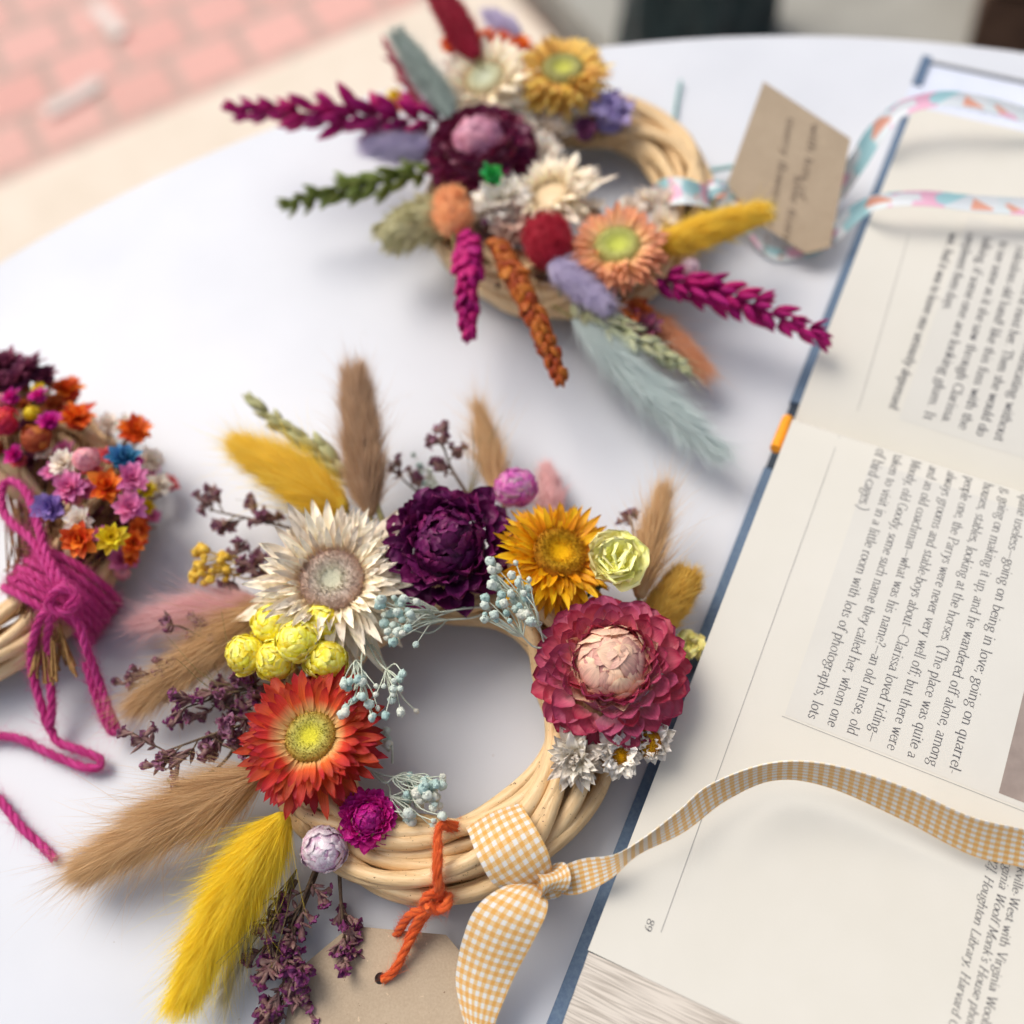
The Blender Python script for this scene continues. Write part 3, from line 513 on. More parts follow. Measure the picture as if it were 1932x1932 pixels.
# ---- stroke lettering (a small hand-made roman face)
S = lambda *a: ('s', a)
G = {
'a': (4.6, [S((1, 4.2), (2, 5), (3.2, 4.6), (3.5, 3.4), (3.5, 1), (4.4, .1)), S((3.5, 3), (1.6, 2.4), (.7, 1.2), (1.5, 0), (3.5, .9))]),
'b': (5, [((.3, 8), (1, 8), (1, 0)), S((1, 4), (2.4, 5), (4, 4), (4.3, 2.3), (3.6, .5), (2.2, 0), (1, .6))]),
'c': (4.4, [S((4, 4), (2.8, 5), (1.2, 4.2), (.6, 2.4), (1.3, .6), (2.8, 0), (4.1, .8))]),
'd': (5.1, [((3.3, 8), (4, 8), (4, 0), (4.8, 0)), S((4, 4.2), (2.8, 5), (1.2, 4.2), (.7, 2.4), (1.3, .5), (2.6, 0), (4, .9))]),
'e': (4.5, [S((.8, 2.9), (2.5, 2.9), (4.1, 2.9), (3.8, 4.2), (2.5, 5), (1.2, 4.2), (.6, 2.4), (1.3, .6), (2.7, 0), (4.1, .9))]),
'f': (3.2, [S((3.9, 7.4), (3, 8), (1.9, 7.2), (1.6, 6), (1.6, 3), (1.6, 0)), ((.4, 5), (3, 5)), ((.7, 0), (2.6, 0))]),
'g': (4.8, [S((2.4, 5), (1, 4.4), (.9, 2.9), (2.3, 2.1), (3.7, 2.8), (3.7, 4.3), (2.4, 5)), S((1.6, 2.2), (1.1, 1.2), (2.6, .7), (4.2, 0), (4, -1.8), (2.2, -2.6), (.6, -2), (.6, -.8), (1.9, .4)), ((3.4, 4.6), (4.7, 5))]),
'h': (5.4, [((.3, 8), (1, 8), (1, 0)), ((.3, 0), (1.8, 0)), S((1, 3.9), (2.6, 5), (3.9, 4.2), (4.1, 2), (4.1, 0)), ((3.4, 0), (5, 0))]),
'i': (2.4, [((.4, 5), (1.2, 5), (1.2, 0)), ((.4, 0), (2, 0)), ((1.2, 6.8), (1.2, 7.6))]),
'j': (2.4, [S((.4, 5), (1.3, 5), (1.4, 2), (1.3, -1.6), (.2, -2.6)), ((1.3, 6.8), (1.3, 7.6))]),
'k': (5, [((.3, 8), (1, 8), (1, 0)), ((.3, 0), (1.8, 0)), ((4, 5), (1.2, 2.4)), ((2.1, 3.1), (4.6, 0))]),
'l': (2.4, [((.4, 8), (1.2, 8), (1.2, 0)), ((.4, 0), (2, 0))]),
'm': (8.2, [((.3, 5), (1, 5), (1, 0)), ((.3, 0), (1.8, 0)), S((1, 3.9), (2.5, 5), (3.8, 4.2), (4, 2), (4, 0)), ((3.3, 0), (4.8, 0)), S((4, 3.9), (5.5, 5), (6.8, 4.2), (7, 2), (7, 0)), ((6.3, 0), (7.8, 0))]),
'n': (5.4, [((.3, 5), (1, 5), (1, 0)), ((.3, 0), (1.8, 0)), S((1, 3.9), (2.6, 5), (3.9, 4.2), (4.1, 2), (4.1, 0)), ((3.4, 0), (5, 0))]),
'o': (4.9, [S((2.5, 5), (1, 4.2), (.6, 2.5), (1, .8), (2.5, 0), (4, .8), (4.4, 2.5), (4, 4.2), (2.5, 5))]),
'p': (5, [((.3, 5), (1, 5), (1, -2.6)), ((.3, -2.6), (1.9, -2.6)), S((1, 4), (2.4, 5), (4, 4), (4.3, 2.3), (3.6, .5), (2.2, 0), (1, .6))]),
'q': (5, [((4, 5), (4, -2.6)), ((3.2, -2.6), (4.8, -2.6)), S((4, 4.2), (2.8, 5), (1.2, 4.2), (.7, 2.4), (1.3, .5), (2.6, 0), (4, .9))]),
'r': (3.7, [((.3, 5), (1, 5), (1, 0)), ((.3, 0), (2, 0)), S((1, 3.4), (2, 4.8), (3.4, 4.7))]),
's': (3.8, [S((3.2, 4.2), (2, 5), (.8, 4.2), (1.2, 3.1), (2.6, 2.2), (3.3, 1.1), (2.1, 0), (.6, .8))]),
't': (3.1, [S((1.4, 6.6), (1.4, 3), (1.5, .8), (2.2, 0), (3, .5)), ((.3, 5), (2.8, 5))]),
'u': (5.3, [S((.3, 5), (1, 5), (1, 2), (1.3, .4), (2.5, 0), (4, 1.1)), ((3.3, 5), (4, 5), (4, 0), (4.9, 0))]),
'v': (4.9, [((.2, 5), (1.6, 5)), ((.9, 5), (2.6, 0), (4.3, 5)), ((3.5, 5), (4.9, 5))]),
'w': (7, [((.2, 5), (1.6, 5)), ((.9, 5), (2.3, 0), (3.6, 4.8), (5, 0), (6.3, 5)), ((5.5, 5), (7, 5))]),
'x': (4.8, [((.6, 5), (4.2, 0)), ((4, 5), (.6, 0)), ((.1, 0), (1.4, 0)), ((3.3, 0), (4.8, 0))]),
'y': (4.9, [((.2, 5), (1.6, 5)), ((.9, 5), (2.7, .2)), ((4.3, 5), (2.2, -1.4), (1.3, -2.5), (.4, -2.2)), ((3.5, 5), (4.9, 5))]),
'z': (4.4, [((.7, 5), (3.8, 5), (.6, 0), (3.9, 0), (4, .8))]),
'C': (6.6, [S((6, 6), (5.2, 7.4), (3.6, 8), (1.5, 6.8), (.6, 4), (1.4, 1.3), (3.6, 0), (5.2, .4), (6.2, 1.8))]),
'G': (7, [S((6, 6), (5.2, 7.4), (3.6, 8), (1.5, 6.8), (.6, 4), (1.4, 1.3), (3.6, 0), (5.9, .7)), ((5.9, 0), (5.9, 3.3)), ((4.7, 3.3), (6.8, 3.3))]),
'H': (7.4, [((1.4, 8), (1.4, 0)), ((6, 8), (6, 0)), ((1.4, 4.1), (6, 4.1)), ((.5, 8), (2.4, 8)), ((.5, 0), (2.4, 0)), ((5, 8), (6.9, 8)), ((5, 0), (6.9, 0))]),
'I': (3.4, [((1.7, 8), (1.7, 0)), ((.7, 8), (2.8, 8)), ((.7, 0), (2.8, 0))]),
'L': (5.8, [((1.4, 8), (1.4, 0), (5.2, 0), (5.4, 1.6)), ((.5, 8), (2.4, 8))]),
'M': (8.6, [((1.3, 0), (1.3, 8), (4.2, 1), (7.2, 8), (7.2, 0)), ((.5, 0), (2.1, 0)), ((6.3, 0), (8.1, 0)), ((.4, 8), (1.5, 8)), ((7, 8), (8.1, 8))]),
'P': (5.8, [((1.4, 8), (1.4, 0)), ((.5, 0), (2.5, 0)), S((.5, 8), (3.4, 8), (5.2, 7.2), (5.3, 5), (3.6, 3.8), (1.4, 3.8))]),
'S': (5.4, [S((4.8, 6.6), (3.4, 8), (1.4, 7.4), (1.2, 5.6), (3.6, 3.8), (4.6, 2), (3, 0), (.8, .8), (.6, 2))]),
'A': (6.8, [((.2, 0), (1.6, 0)), ((.9, 0), (3.4, 8), (5.9, 0)), ((5, 0), (6.8, 0)), ((1.8, 2.9), (5, 2.9))]),
'T': (6.4, [((.5, 6.4), (.6, 8), (5.8, 8), (5.9, 6.4)), ((3.2, 8), (3.2, 0)), ((2.2, 0), (4.3, 0))]),
'V': (6.8, [((.2, 8), (2, 8)), ((1, 8), (3.5, 0), (5.9, 8)), ((5, 8), (6.8, 8))]),
'W': (9.4, [((.2, 8), (2, 8)), ((1, 8), (3, 0), (4.8, 7.6), (6.7, 0), (8.5, 8)), ((7.6, 8), (9.4, 8))]),
'8': (4.8, [S((2.4, 4.2), (1, 5.4), (1.2, 7.3), (2.4, 8), (3.7, 7.3), (3.8, 5.4), (2.4, 4.2), (.8, 2.8), (.9, .8), (2.4, 0), (4, .8), (4.1, 2.8), (2.4, 4.2))]),
'9': (4.8, [S((4, 5.6), (3.2, 4), (1.6, 3.8), (.7, 5.6), (1.4, 7.6), (2.8, 7.8), (4, 6.6), (4, 4), (3, 1.2), (1.2, -.2))]),
'2': (4.6, [S((.8, 6.4), (1.6, 8), (3.2, 7.8), (3.8, 6.2), (2.8, 3.6), (.6, 0)), ((.6, 0), (3.9, 0), (4.1, 1))]),
'.': (2.2, [((1, 0), (1, .7))]), ',': (2.2, [((1.2, .7), (1.2, 0), (.6, -1.4))]), ';': (2.4, [((1.2, .7), (1.2, 0), (.6, -1.4)), ((1.2, 4), (1.2, 4.8))]),
'-': (3, [((.4, 2.4), (2.6, 2.4))]), '_': (8, [((.2, 2.5), (7.8, 2.5))]), '(': (3, [S((2.6, 8.6), (1, 6), (.7, 3.5), (1, 1), (2.6, -2))]), ')': (3, [S((.4, 8.6), (2, 6), (2.3, 3.5), (2, 1), (.4, -2))]),
'[': (3, [((2.6, 8.6), (1, 8.6), (1, -2), (2.6, -2))]), ']': (3, [((.4, 8.6), (2, 8.6), (2, -2), (.4, -2))]), "'": (1.8, [((.9, 8), (.7, 6.2))]), '!': (2.6, [((1.2, 8), (1.2, 2.4)), ((1.2, 0), (1.2, .8))]),
'?': (4, [S((.6, 6.6), (1.8, 8), (3.4, 7), (3, 5), (1.9, 4), (1.8, 2.4)), ((1.8, 0), (1.8, .8))]), ' ': (3.1, [])}
def text_w(s): return sum(G[c][0] for c in s)
def text(mb, s, mapf, sc_, slant=0., x0=0., thick=.74, thin=.30, space=1., sx=None):
    sx = sx or sc_; sx_ = sx
    x = x0; k = 0
    for ch in s:
        wd, st = G[ch]
        for q in st:
            p = np.array(q[1], float) if q[0] == 's' else np.array(q, float)
            if q[0] == 's': p = spline(p, 5*len(p))
            if len(p) == 2 and 0 < abs(p[0, 1]-p[1, 1]) < 1: p = np.array([p[0], p[1]])
            d = nrm(np.gradient(p, axis=0)); n_ = np.stack([-d[:, 1], d[:, 0]], 1)
            wdt = thin+(thick-thin)*np.abs(d[:, 1])**1.5; 
            if len(p) > 2 and q[0] != 's':
                for e in range(len(p)-1):
                    dd = nrm(p[e+1]-p[e]); nn = A3(-dd[1], dd[0]); w_ = (thin+(thick-thin)*abs(dd[1])**1.5)/2; k += 1
                    quad = np.array([p[e]+nn*w_, p[e]-nn*w_, p[e+1]-nn*w_, p[e+1]+nn*w_]); V = np.array([mapf((x+c[0]+slant*c[1])*sx_, c[1]*sc_, (k % 5)*2.5e-5) for c in quad]); mb.add(V, [(0, 1, 2, 3)])
                continue
            k += 1; L_ = p+n_*wdt[:, None]/2; R_ = p-n_*wdt[:, None]/2
            V = np.array([mapf((x+c[0]+slant*c[1])*sx_, c[1]*sc_, (k % 5)*2.5e-5) for e in range(len(p)) for c in (L_[e], R_[e])])
            f = [(2*e, 2*e+1, 2*e+3, 2*e+2) for e in range(len(p)-1)]; mb.add(V, f)
        x += wd*(space if ch == ' ' else 1)
    return x
M_INK = m_plain('printed_ink', '#5a5a5e', '#626266', 500, .7, .1)
def flatpoly(abs_list, lift, mb, nb=8):
    (a0, b0_), (a1, b1_) = abs_list; A = np.linspace(a0, a1, 3); B = np.linspace(b0_, b1_, nb)
    V = np.array([[bk(a, b, zpage(b)+lift) for a in A] for b in B]).reshape(-1, 3); mb.add(V, gridf(nb, 3)[:, ::-1])
# tinted panels
a_l, _ = to_ab(1485, 1335); _, b_l = to_ab(1475, 1352)
mb = MB(); flatpoly(((a_l, .008), (LEN-.001, b_l-.001)), 6e-5, mb, 20); mb.build('tinted_panel', m_plain('blue_grey_tint', '#cfcdc5', '#d2d0c8', 40, .8, .1), near, smooth=False)
a_f, _ = to_ab(1790, 520)
mb = MB(); flatpoly(((a_f, GT-.016), (LEN-.001, -FARW+.055)), 6e-5, mb, 24); mb.build('tinted_panel', MC['blue_grey_tint'], far, smooth=False)
mb = MB(); ca, cb_ = to_ab(1884, 1496); flatpoly(((ca, cb_-.05), (LEN-.002, cb_)), 1.2e-4, mb); mb.build('printed_photograph', m_plain('greyed_photo', '#8a7d76', '#a3958c', 60, .6, .3), near, 'corner of a grey brown photograph printed on the page', smooth=False)
# thin printed rules
mb = MB(); r0a, r0b = to_ab(1584, 822); r1a, r1b = to_ab(1247, 1759); V = []
def rule(p0, p1, w_=.00016):
    n = 24; A = np.linspace(p0[0], p1[0], n); B = np.linspace(p0[1], p1[1], n); d = nrm(A3(p1[0]-p0[0], p1[1]-p0[1])); nx = A3(-d[1], d[0])*w_/2
    V = []
    for a, b in zip(A, B): V += [bk(a+nx[0], b+nx[1], zpage(b)+1.1e-4), bk(a-nx[0], b-nx[1], zpage(b)+1.1e-4)]
    mb.add(np.array(V), gridf(n, 2)[:, ::-1])
rule((r0a, r0b), (r1a, r1b)); rule(to_ab(1475, 1351), (to_ab(1932, 1535)[0], to_ab(1475, 1351)[1]))
mb.build('printed_rule', m_plain('grey_rule', '#9a9a98', '#8e8e8c', 200), near, smooth=False)
mb = MB(); rule(to_ab(1715, 440), to_ab(1618, 775)); mb.build('printed_rule', MC['grey_rule'], far, smooth=False)
lines = ['quite useless_going on being in love; going on quarrel-', 'g, going on making it up, and he wandered off alone, among', 'houses, stables, looking at the horses. (The place was quite a', 'people one, the Parrys were never very well off; but there were',
         'always grooms and stable-boys about_Clarissa loved riding_', 'and an old coachman_what was his name?_an old nurse, old', 'Moody, old Goody, some such name they called her, whom one', 'taken to visit in a little room with lots of photographs, lots']
ends = [(1789, 1457), (1744, 1444), (1709, 1425), (1672, 1412), (1635, 1398), (1603, 1385), (1559, 1366), (1524, 1352)]
mb = MB(); ea = [to_ab(u, v) for u, v in ends]; a8, aq = ea[-1][0], ea[0][0]; pitch = (aq-a8)/7; be_ = np.mean([e[1] for e in ea]); bst = .0012
for i, s in enumerate(lines):
    a = aq-pitch*i; W_ = be_-bst; nsp = s.count(' '); scl = pitch/15.2; sxx = W_/text_w(s)
    text(mb, s, lambda x, y, z, a=a: bk(a+y, bst+x, zpage(bst+x)+1.3e-4+z), scl, sx=sxx)
text(mb, 'of bird-cages.)', lambda x, y, z: bk(a8-pitch+y, bst+x, zpage(bst+x)+1.3e-4+z), pitch/13.2)
pa, pb = to_ab(1226, 1733); text(mb, '89', lambda x, y, z: bk(pa+y-.0005, pb+x, zpage(pb+x)+1.3e-4+z), pitch/24, sx=pitch/17)
# caption
for (u, v), pre, s_, sl in (((1907, 1689), 'Sackville-', 'West with Virginia Woolf, at', 0), ((1882, 1681), 'Virginia ', "Woolf Monk's House photograph", .22), ((1859, 1650), '[92]. ', 'Houghton Library, Harvard College', .22)):
    a, b = to_ab(u, v)
    text(mb, pre+s_, lambda x, y, z, a=a, b=b: bk(a+y, b+x, zpage(b+x)+1.3e-4+z), pitch/20, sl, -text_w(pre), .8, .34, 1., pitch/17.8)
mb.build('printed_text', M_INK, near, smooth=False)
mb = MB(); fl_lines = [('was. And it was to leave one seriously depressed', (1771, 433), (1677, 770)), ('compliment them days.', (1805, 433), (1776, 583)), ('talking, if some one are looking glum. It', (1835, 440), (1742, 790)), ('to see some as it she saw through Clarissa.', (1864, 448), (1775, 797)),
            ('ridiculous old hand! like this fuss with the', (1893, 458), (1808, 808)), ('was shocked at most her. Then she would do', (1923, 465), (1840, 820)), ('that is not as communicating without', (1946, 500), (1875, 830))]
e0 = to_ab(1677, 770); e6 = to_ab(1875, 830); pf_ = (e6[0]-e0[0])/6
for i, (s, st_, en) in enumerate(fl_lines):
    a = e0[0]+pf_*i; bs_ = to_ab(*st_)[1]; bn = to_ab(*en)[1]; scl = pf_/14.5; sxx = abs(bn-bs_)/text_w(s)
    text(mb, s, lambda x, y, z, a=a, b=bs_: bk(a+y, b+x, zpage(b+x)+1.3e-4+z), scl, 0, 0, 1., .5, 1., sxx)
mb.build('printed_text', M_INK, far, smooth=False)
mb = MB()
text(mb, 'one is to all in this', lambda x, y, z: bk(.008+x, -FARW-.026-y, .0044+z), pitch/13, 0, 0, 1, .5); mb.build('printed_text', m_plain('faint_ink', '#9aa3b4', '#8f99ab', 300), fl_, smooth=False)

# ================================================================== FLOWER RECIPES  (n, r0, L, W, th, k, z0, cup) in units of flower radius
OPEN = [(38, .30, .46, .054, 36, -22, .05, .35), (42, .29, .56, .060, 24, -16, .03, .35), (40, .27, .64, .068, 13, -12, .0, .35), (40, .24, .74, .068, 3, -8, -.04, .35), (34, .22, .78, .072, -8, -5, -.09, .35)]
SPIKY = [(30, .36, .36, .045, 58, -25, .05, .6), (32, .34, .46, .055, 40, -20, .03, .6), (34, .32, .56, .066, 24, -14, .0, .55), (34, .30, .68, .080, 10, -6, -.04, .5), (28, .26, .78, .092, -3, 0, -.09, .5), (20, .26, .86, .10, -12, 4, -.13, .45)]
BUDDED = [(16, .44, .28, .15, 86, -10, .10, .5), (17, .48, .30, .155, 80, -14, .10, .5), (18, .54, .32, .16, 60, -14, .02, .5), (20, .60, .33, .165, 42, -12, -.05, .5), (22, .64, .34, .17, 24, -8, -.12, .5), (22, .66, .36, .165, 8, -2, -.20, .5), (20, .60, .40, .16, -10, 6, -.28, .45)]
def gl(R, z0, phis, L, W, flare=8, dens=1.):
    return [(max(4, int(dens*2*pi*R*sin(rad(p))/(W*1.35))), R*sin(rad(p))*(1+.015*i), L, W, 180-p-flare, math.degrees(L/R)*1.05, z0+R*cos(rad(p)), W/R*.5) for i, p in enumerate(phis)]
BUD = gl(.44, .04, [17, 32, 50, 68, 88, 105], .36, .17, 9)+[(13, .42, .26, .15, 84, -12, .06, .5), (11, .50, .24, .13, 70, -20, .06, .5)]
DENSE = gl(.46, .0, [16, 30, 44, 60, 75], .34, .15, 20)+[(13, .44, .34, .16, 76, 8, .08, .45)]+[(15, .50, .34, .16, 58, 5, .10, .45), (18, .54, .36, .16, 40, -5, .02, .45), (20, .58, .40, .17, 22, -4, -.08, .45), (20, .56, .46, .17, 4, 4, -.18, .45)]
GLOBE = gl(.92, .1, [14, 28, 42, 57, 72, 88, 104, 120], .62, .34, 7)
def m_tone(name, a, b):
    N = NT(name); f = N.noise(N.objc(), 1500, 3, .6); c = N.ramp(N.math('ADD', N.math('MULTIPLY', N.tone(), .8), N.math('MULTIPLY', f, .3)), [(.2, srgb(a)), (.9, srgb(b))]); return N.fin(c, .65, .25, .15, N.bump(f, .6, .0004))
P_RED = m_petal('orange_red_petals', '#fad284', '#e65c30', '#a8161c', .28); P_CREAM = m_petal('cream_petals', '#f2dcae', '#fbeed4', '#fdf3e0', .15, trans=.12)
P_PURP = m_petal('burgundy_petals', '#4a0f3c', '#641650', '#78205c', .3, .42, .12, .3); P_YEL = m_petal('golden_petals', '#e59410', '#f6b40c', '#f8bd1c', .3)
P_PINK = m_petal('dusky_rose_petals', '#eaa8ae', '#d26c84', '#a53055', .22, .38, .2, .45); P_PEACH = m_petal('peach_bud_petals', '#d69a8e', '#efc0a8', '#f4d0b2', .35, .4, .15, .4)
P_MAG = m_petal('magenta_petals', '#b5107c', '#c31288', '#d02a98', .3, .45, .25); P_LEM = m_petal('lemon_petals', '#fbe61c', '#f8ea44', '#f8f28c', .05, .4, .15, .4)
P_WHITE = m_petal('white_papery_petals', '#ece2d0', '#f2eadd', '#f6f0e6', .1, .45, .12); P_LPINK = m_petal('pink_globe_petals', '#efc9d6', '#df86c4', '#c650ae', .15, .45, .3)
P_PALEY = m_petal('pale_yellow_petals', '#f6ec84', '#f8f298', '#faf6b0', .08, .5, .15); P_LILW = m_petal('lilac_white_petals', '#dba4c8', '#f0dce6', '#f8eff2', .35, .3, .1, .6)
D_RED = m_disc('yellow_green_disc', '#d9d13a', '#b3ab5c', '#a5793a'); D_CREAM = m_disc('pinkish_grey_disc', '#d2d0b4', '#dfcabb', '#cfa494'); D_YEL = m_disc('ochre_disc', '#f0b400', '#b58a1c', '#a8661a'); D_GRN = m_disc('green_grey_disc', '#c9cdb2', '#c9c9a4', '#c9b48c')
H_TAN = m_hair('tan_fluff', '#d0a774', '#ecd0a4'); H_YEL = m_hair('yellow_fluff', '#fad22c', '#ffea70'); H_YEL2 = m_hair('bright_yellow_fluff', '#fbdc0c', '#fff060', .4)
H_PINK = m_hair('pink_fluff', '#f2c0c0', '#f9dcda'); H_GRN = m_hair('sage_fluff', '#bdb88a', '#dad4aa'); H_CREAMH = m_hair('cream_fluff', '#d9cfae', '#e8e0c8'); H_MUST = m_hair('mustard_fluff', '#e0b23c', '#f4d878')
H_TAN2 = m_hair('brown_tan_fluff', '#ba936c', '#dfc3a4')
B_TEAL = m_tone('pale_teal_berries', '#b2d0ca', '#e6e8da'); B_YEL = m_plain('yellow_berries', '#e0b030', '#f0cc58', 700, .6, .3, .1, .5, .0004)
S_PUR = m_plain('plum_petals', '#7e2c62', '#a05a90', 500, .6, .3, .3); S_PUR2 = m_plain('dusty_plum_petals', '#8a4468', '#b0829a', 500, .6, .3, .3)

# ================================================================== FRONT WREATH
Cw = P(834, 1350, .012); Cw[2] = 0
FW = thing('flower_wreath', tuple(Cw), 'small wicker wreath in front with red, cream, burgundy, yellow and rose strawflowers and tan plumes', 'wreath', 'dried flower wreaths on the table')
canes(FW, Cw, .0468, .0128, 24, 3, .0024)
# low plumes first
plume(FW, 'bunny_tail', (500, 1140, 16), (262, 1176, 12), 34, H_PINK, 5000, .34, 24, 220, (0, 0, 3), .5, label='pink fluffy plume on the left')
plume(FW, 'bunny_tail', (530, 1135, 20), (262, 1325, 16), 40, H_TAN, 8500, .34, 17, 300, (0, 0, 2), .62, label='tan plume pointing left below the pink one')
plume(FW, 'bunny_tail', (505, 1455, 22), (160, 1640, 14), 52, H_TAN, 11000, .33, 19, 420, (0, 0, 3), .60, label='long tan plume at the lower left')
plume(FW, 'bunny_tail', (500, 1640, 12), (425, 1885, 6), 30, H_CREAMH, 1600, .4, 20, 120, core=.2, label='thin cream plume beneath the yellow one')
plume(FW, 'bunny_tail', (540, 1535, 24), (342, 1893, 16), 62, H_YEL2, 14000, .28, 20, 260, (0, 0, 5), .62, blunt=.75, label='long bright yellow plume at the bottom', mid=(440, 1690, 22))
plume(FW, 'bunny_tail', (655, 965, 26), (448, 838, 28), 52, H_YEL, 9000, .32, 22, 160, (0, 0, 2), .62, blunt=.8, label='golden yellow plume at the upper left')
plume(FW, 'bunny_tail', (700, 975, 26), (668, 695, 38), 46, H_TAN2, 8500, .24, 24, 200, (0, 0, 2), .8, blunt=.7, label='brown tan plume standing up at the top')
plume(FW, 'bunny_tail', (945, 935, 20), (903, 775, 20), 26, H_TAN, 2600, .42, 16, 160, label='small tan plume behind the burgundy flower')
plume(FW, 'bunny_tail', (1045, 975, 8), (1030, 880, 5), 34, H_PINK, 2600, .34, 24, 60, label='pale pink plume low behind the golden flower')
plume(FW, 'bunny_tail', (1205, 1130, 24), (1250, 935, 26), 30, H_TAN, 3600, .42, 14, 220, label='tan plume beside the pale yellow flower')
plume(FW, 'bunny_tail', (1225, 1190, 16), (1305, 1075, 16), 62, H_MUST, 5000, .22, 30, 60, fat=.8, blunt=.45, label='round mustard bunny tail at the right')
wheat(FW, (700, 935, 20), (478, 762, 24), 25, m_petal('sage_husk', '#8f8c5e', '#a9a876', '#c0c294', .3, .5, .15), 8, 'sage green seed spike at the top left', 9, bendv=(0, 0, 2), fatg=1.25)
mb = MB(); tube(mb, spline(PP([(742, 1030, 20), (715, 965, 26), (700, 905, 27), (690, 870, 27)]), 20), .0011, 8, t=.4); mb.build('stem', m_plain('green_brown_stem', '#8b8552', '#a09a66', 500, .6), FW)
# statice sprigs
sprig_statice(FW, [(600, 1010, 18), (500, 985, 20), (395, 962, 22)], S_PUR2, 'plum sprig at the upper left', 20, 1.05, spread=.008)
sprig_statice(FW, [(560, 1060, 18), (505, 1065, 20), (440, 1085, 20)], S_PUR2, 'short plum sprig beside the yellow buds', 9, .9, spread=.006)
sprig_statice(FW, [(560, 1215, 16), (400, 1225, 18), (272, 1290, 20)], S_PUR2, 'plum sprig over the pink plume', 18, .95, spread=.009, start=.5)
sprig_statice(FW, [(470, 1200, 18), (400, 1205, 22), (335, 1180, 24)], S_PUR2, None, 9, .9, spread=.005)
sprig_statice(FW, [(590, 1290, 20), (470, 1300, 24), (350, 1335, 24)], S_PUR, 'plum sprig beside the red flower', 16, 1.1, spread=.008)
sprig_statice(FW, [(560, 1350, 20), (450, 1370, 24), (305, 1420, 24)], S_PUR2, None, 20, 1.15, spread=.009)
sprig_statice(FW, [(470, 1360, 18), (420, 1440, 20), (345, 1480, 20)], S_PUR2, None, 6, .9, start=.7)
sprig_statice(FW, [(610, 1600, 14), (570, 1700, 14), (540, 1765, 12)], S_PUR, 'plum sprig below the white bud', 24, 1.05, spread=.009, start=.3)
sprig_statice(FW, [(600, 1640, 12), (545, 1790, 12), (535, 1900, 8)], S_PUR, 'plum sprig at the very bottom', 30, 1.15, spread=.010, start=.45)
sprig_statice(FW, [(560, 1660, 14), (510, 1760, 12), (490, 1820, 10)], S_PUR, None, 14, .95, spread=.007)
sprig_statice(FW, [(640, 1640, 12), (645, 1720, 9), (655, 1800, 8)], S_PUR, 'plum sprig hanging over the kraft tag', 16, 1., spread=.006, start=.4)
sprig_statice(FW, [(880, 930, 18), (850, 880, 20), (832, 825, 20)], S_PUR2, 'plum sprig above the burgundy flower', 16, .95, spread=.006)
sprig_statice(FW, [(820, 950, 16), (785, 925, 16), (760, 905, 16)], S_PUR2, None, 9, .9, spread=.006)
sprig_statice(FW, [(1200, 1080, 18), (1195, 1010, 18), (1190, 970, 18)], S_PUR2, None, 7, .8, spread=.005)
for pts in ([(600, 1300, 22), (520, 1300, 22), (440, 1290, 22)], [(600, 1440, 20), (500, 1430, 22), (400, 1400, 20)], [(620, 1130, 20), (520, 1110, 22), (450, 1060, 20)], [(600, 1330, 24), (500, 1345, 24), (400, 1330, 22)]):
    sprig_statice(FW, pts, S_PUR2, None, 14, 1.05, spread=.008, start=.3)
for pts in ([(640, 1000, 14), (560, 960, 18), (490, 930, 22)], [(560, 1640, 14), (520, 1720, 16), (470, 1790, 16)], [(520, 1290, 18), (430, 1310, 22), (380, 1260, 22)], [(880, 960, 16), (900, 860, 20), (905, 790, 24)]):
    mb = MB(); p0 = spline(PP(pts), 20)
    for q in range(9):
        j = rng.normal(0, .0035, 3); k_ = p0+np.linspace(0, 1, 20)[:, None]**1.3*j*2; tube(mb, k_, np.linspace(.00022, .00008, 20), 4)
    mb.build('fine_straw', M_STEM, FW)
# gypsophila
def cluster(cx, cy, w_, h_, n, h0=20, hj=5):
    return [(cx+rng.uniform(-1, 1)*w_, cy+rng.uniform(-1, 1)*h_, h0+rng.uniform(-hj, hj)) for _ in range(n)]
sprig_gyp(FW, (930, 1145, 26), cluster(756, 1172, 40, 44, 34, 40), B_TEAL, 'pale teal baby breath beside the cream flower')
sprig_gyp(FW, (1055, 1225, 34), cluster(958, 1115, 46, 60, 40, 45, 4), B_TEAL, 'pale teal baby breath between burgundy and rose flowers', rb=1.6)
sprig_gyp(FW, (690, 1205, 30), cluster(703, 1312, 60, 46, 34, 42, 3), B_TEAL, 'pale teal baby breath hanging into the ring', rb=1.55)
sprig_gyp(FW, (700, 1215, 28), [(786, 1342, 20)], m_plain('cream_berry', '#e6e2d2', '#dcd8c8', 400), 'single long stem with one white bud', rb=1.0)
sprig_gyp(FW, (700, 1455, 22), cluster(798, 1512, 38, 52, 46, 24), B_TEAL, 'pale teal baby breath below the red flower')
sprig_gyp(FW, (740, 1440, 18), cluster(722, 1400, 12, 30, 5, 16), B_TEAL, None)
sprig_gyp(FW, (560, 1240, 20), cluster(568, 1292, 14, 22, 8, 30), m_plain('white_teal_berries', '#c8cfc4', '#e0dfd2', 500), None, rb=1.3)
sprig_gyp(FW, (830, 930, 12), cluster(790, 885, 26, 32, 12, 12), B_TEAL, 'blurred teal baby breath at the back', rb=1.4)
sprig_gyp(FW, (510, 1080, 20), cluster(398, 1070, 34, 38, 34, 24), B_YEL, 'mustard yellow baby breath on the left', rb=1.7, mst=m_plain('yellow_stem', '#d9b85a', '#c8a648', 500))
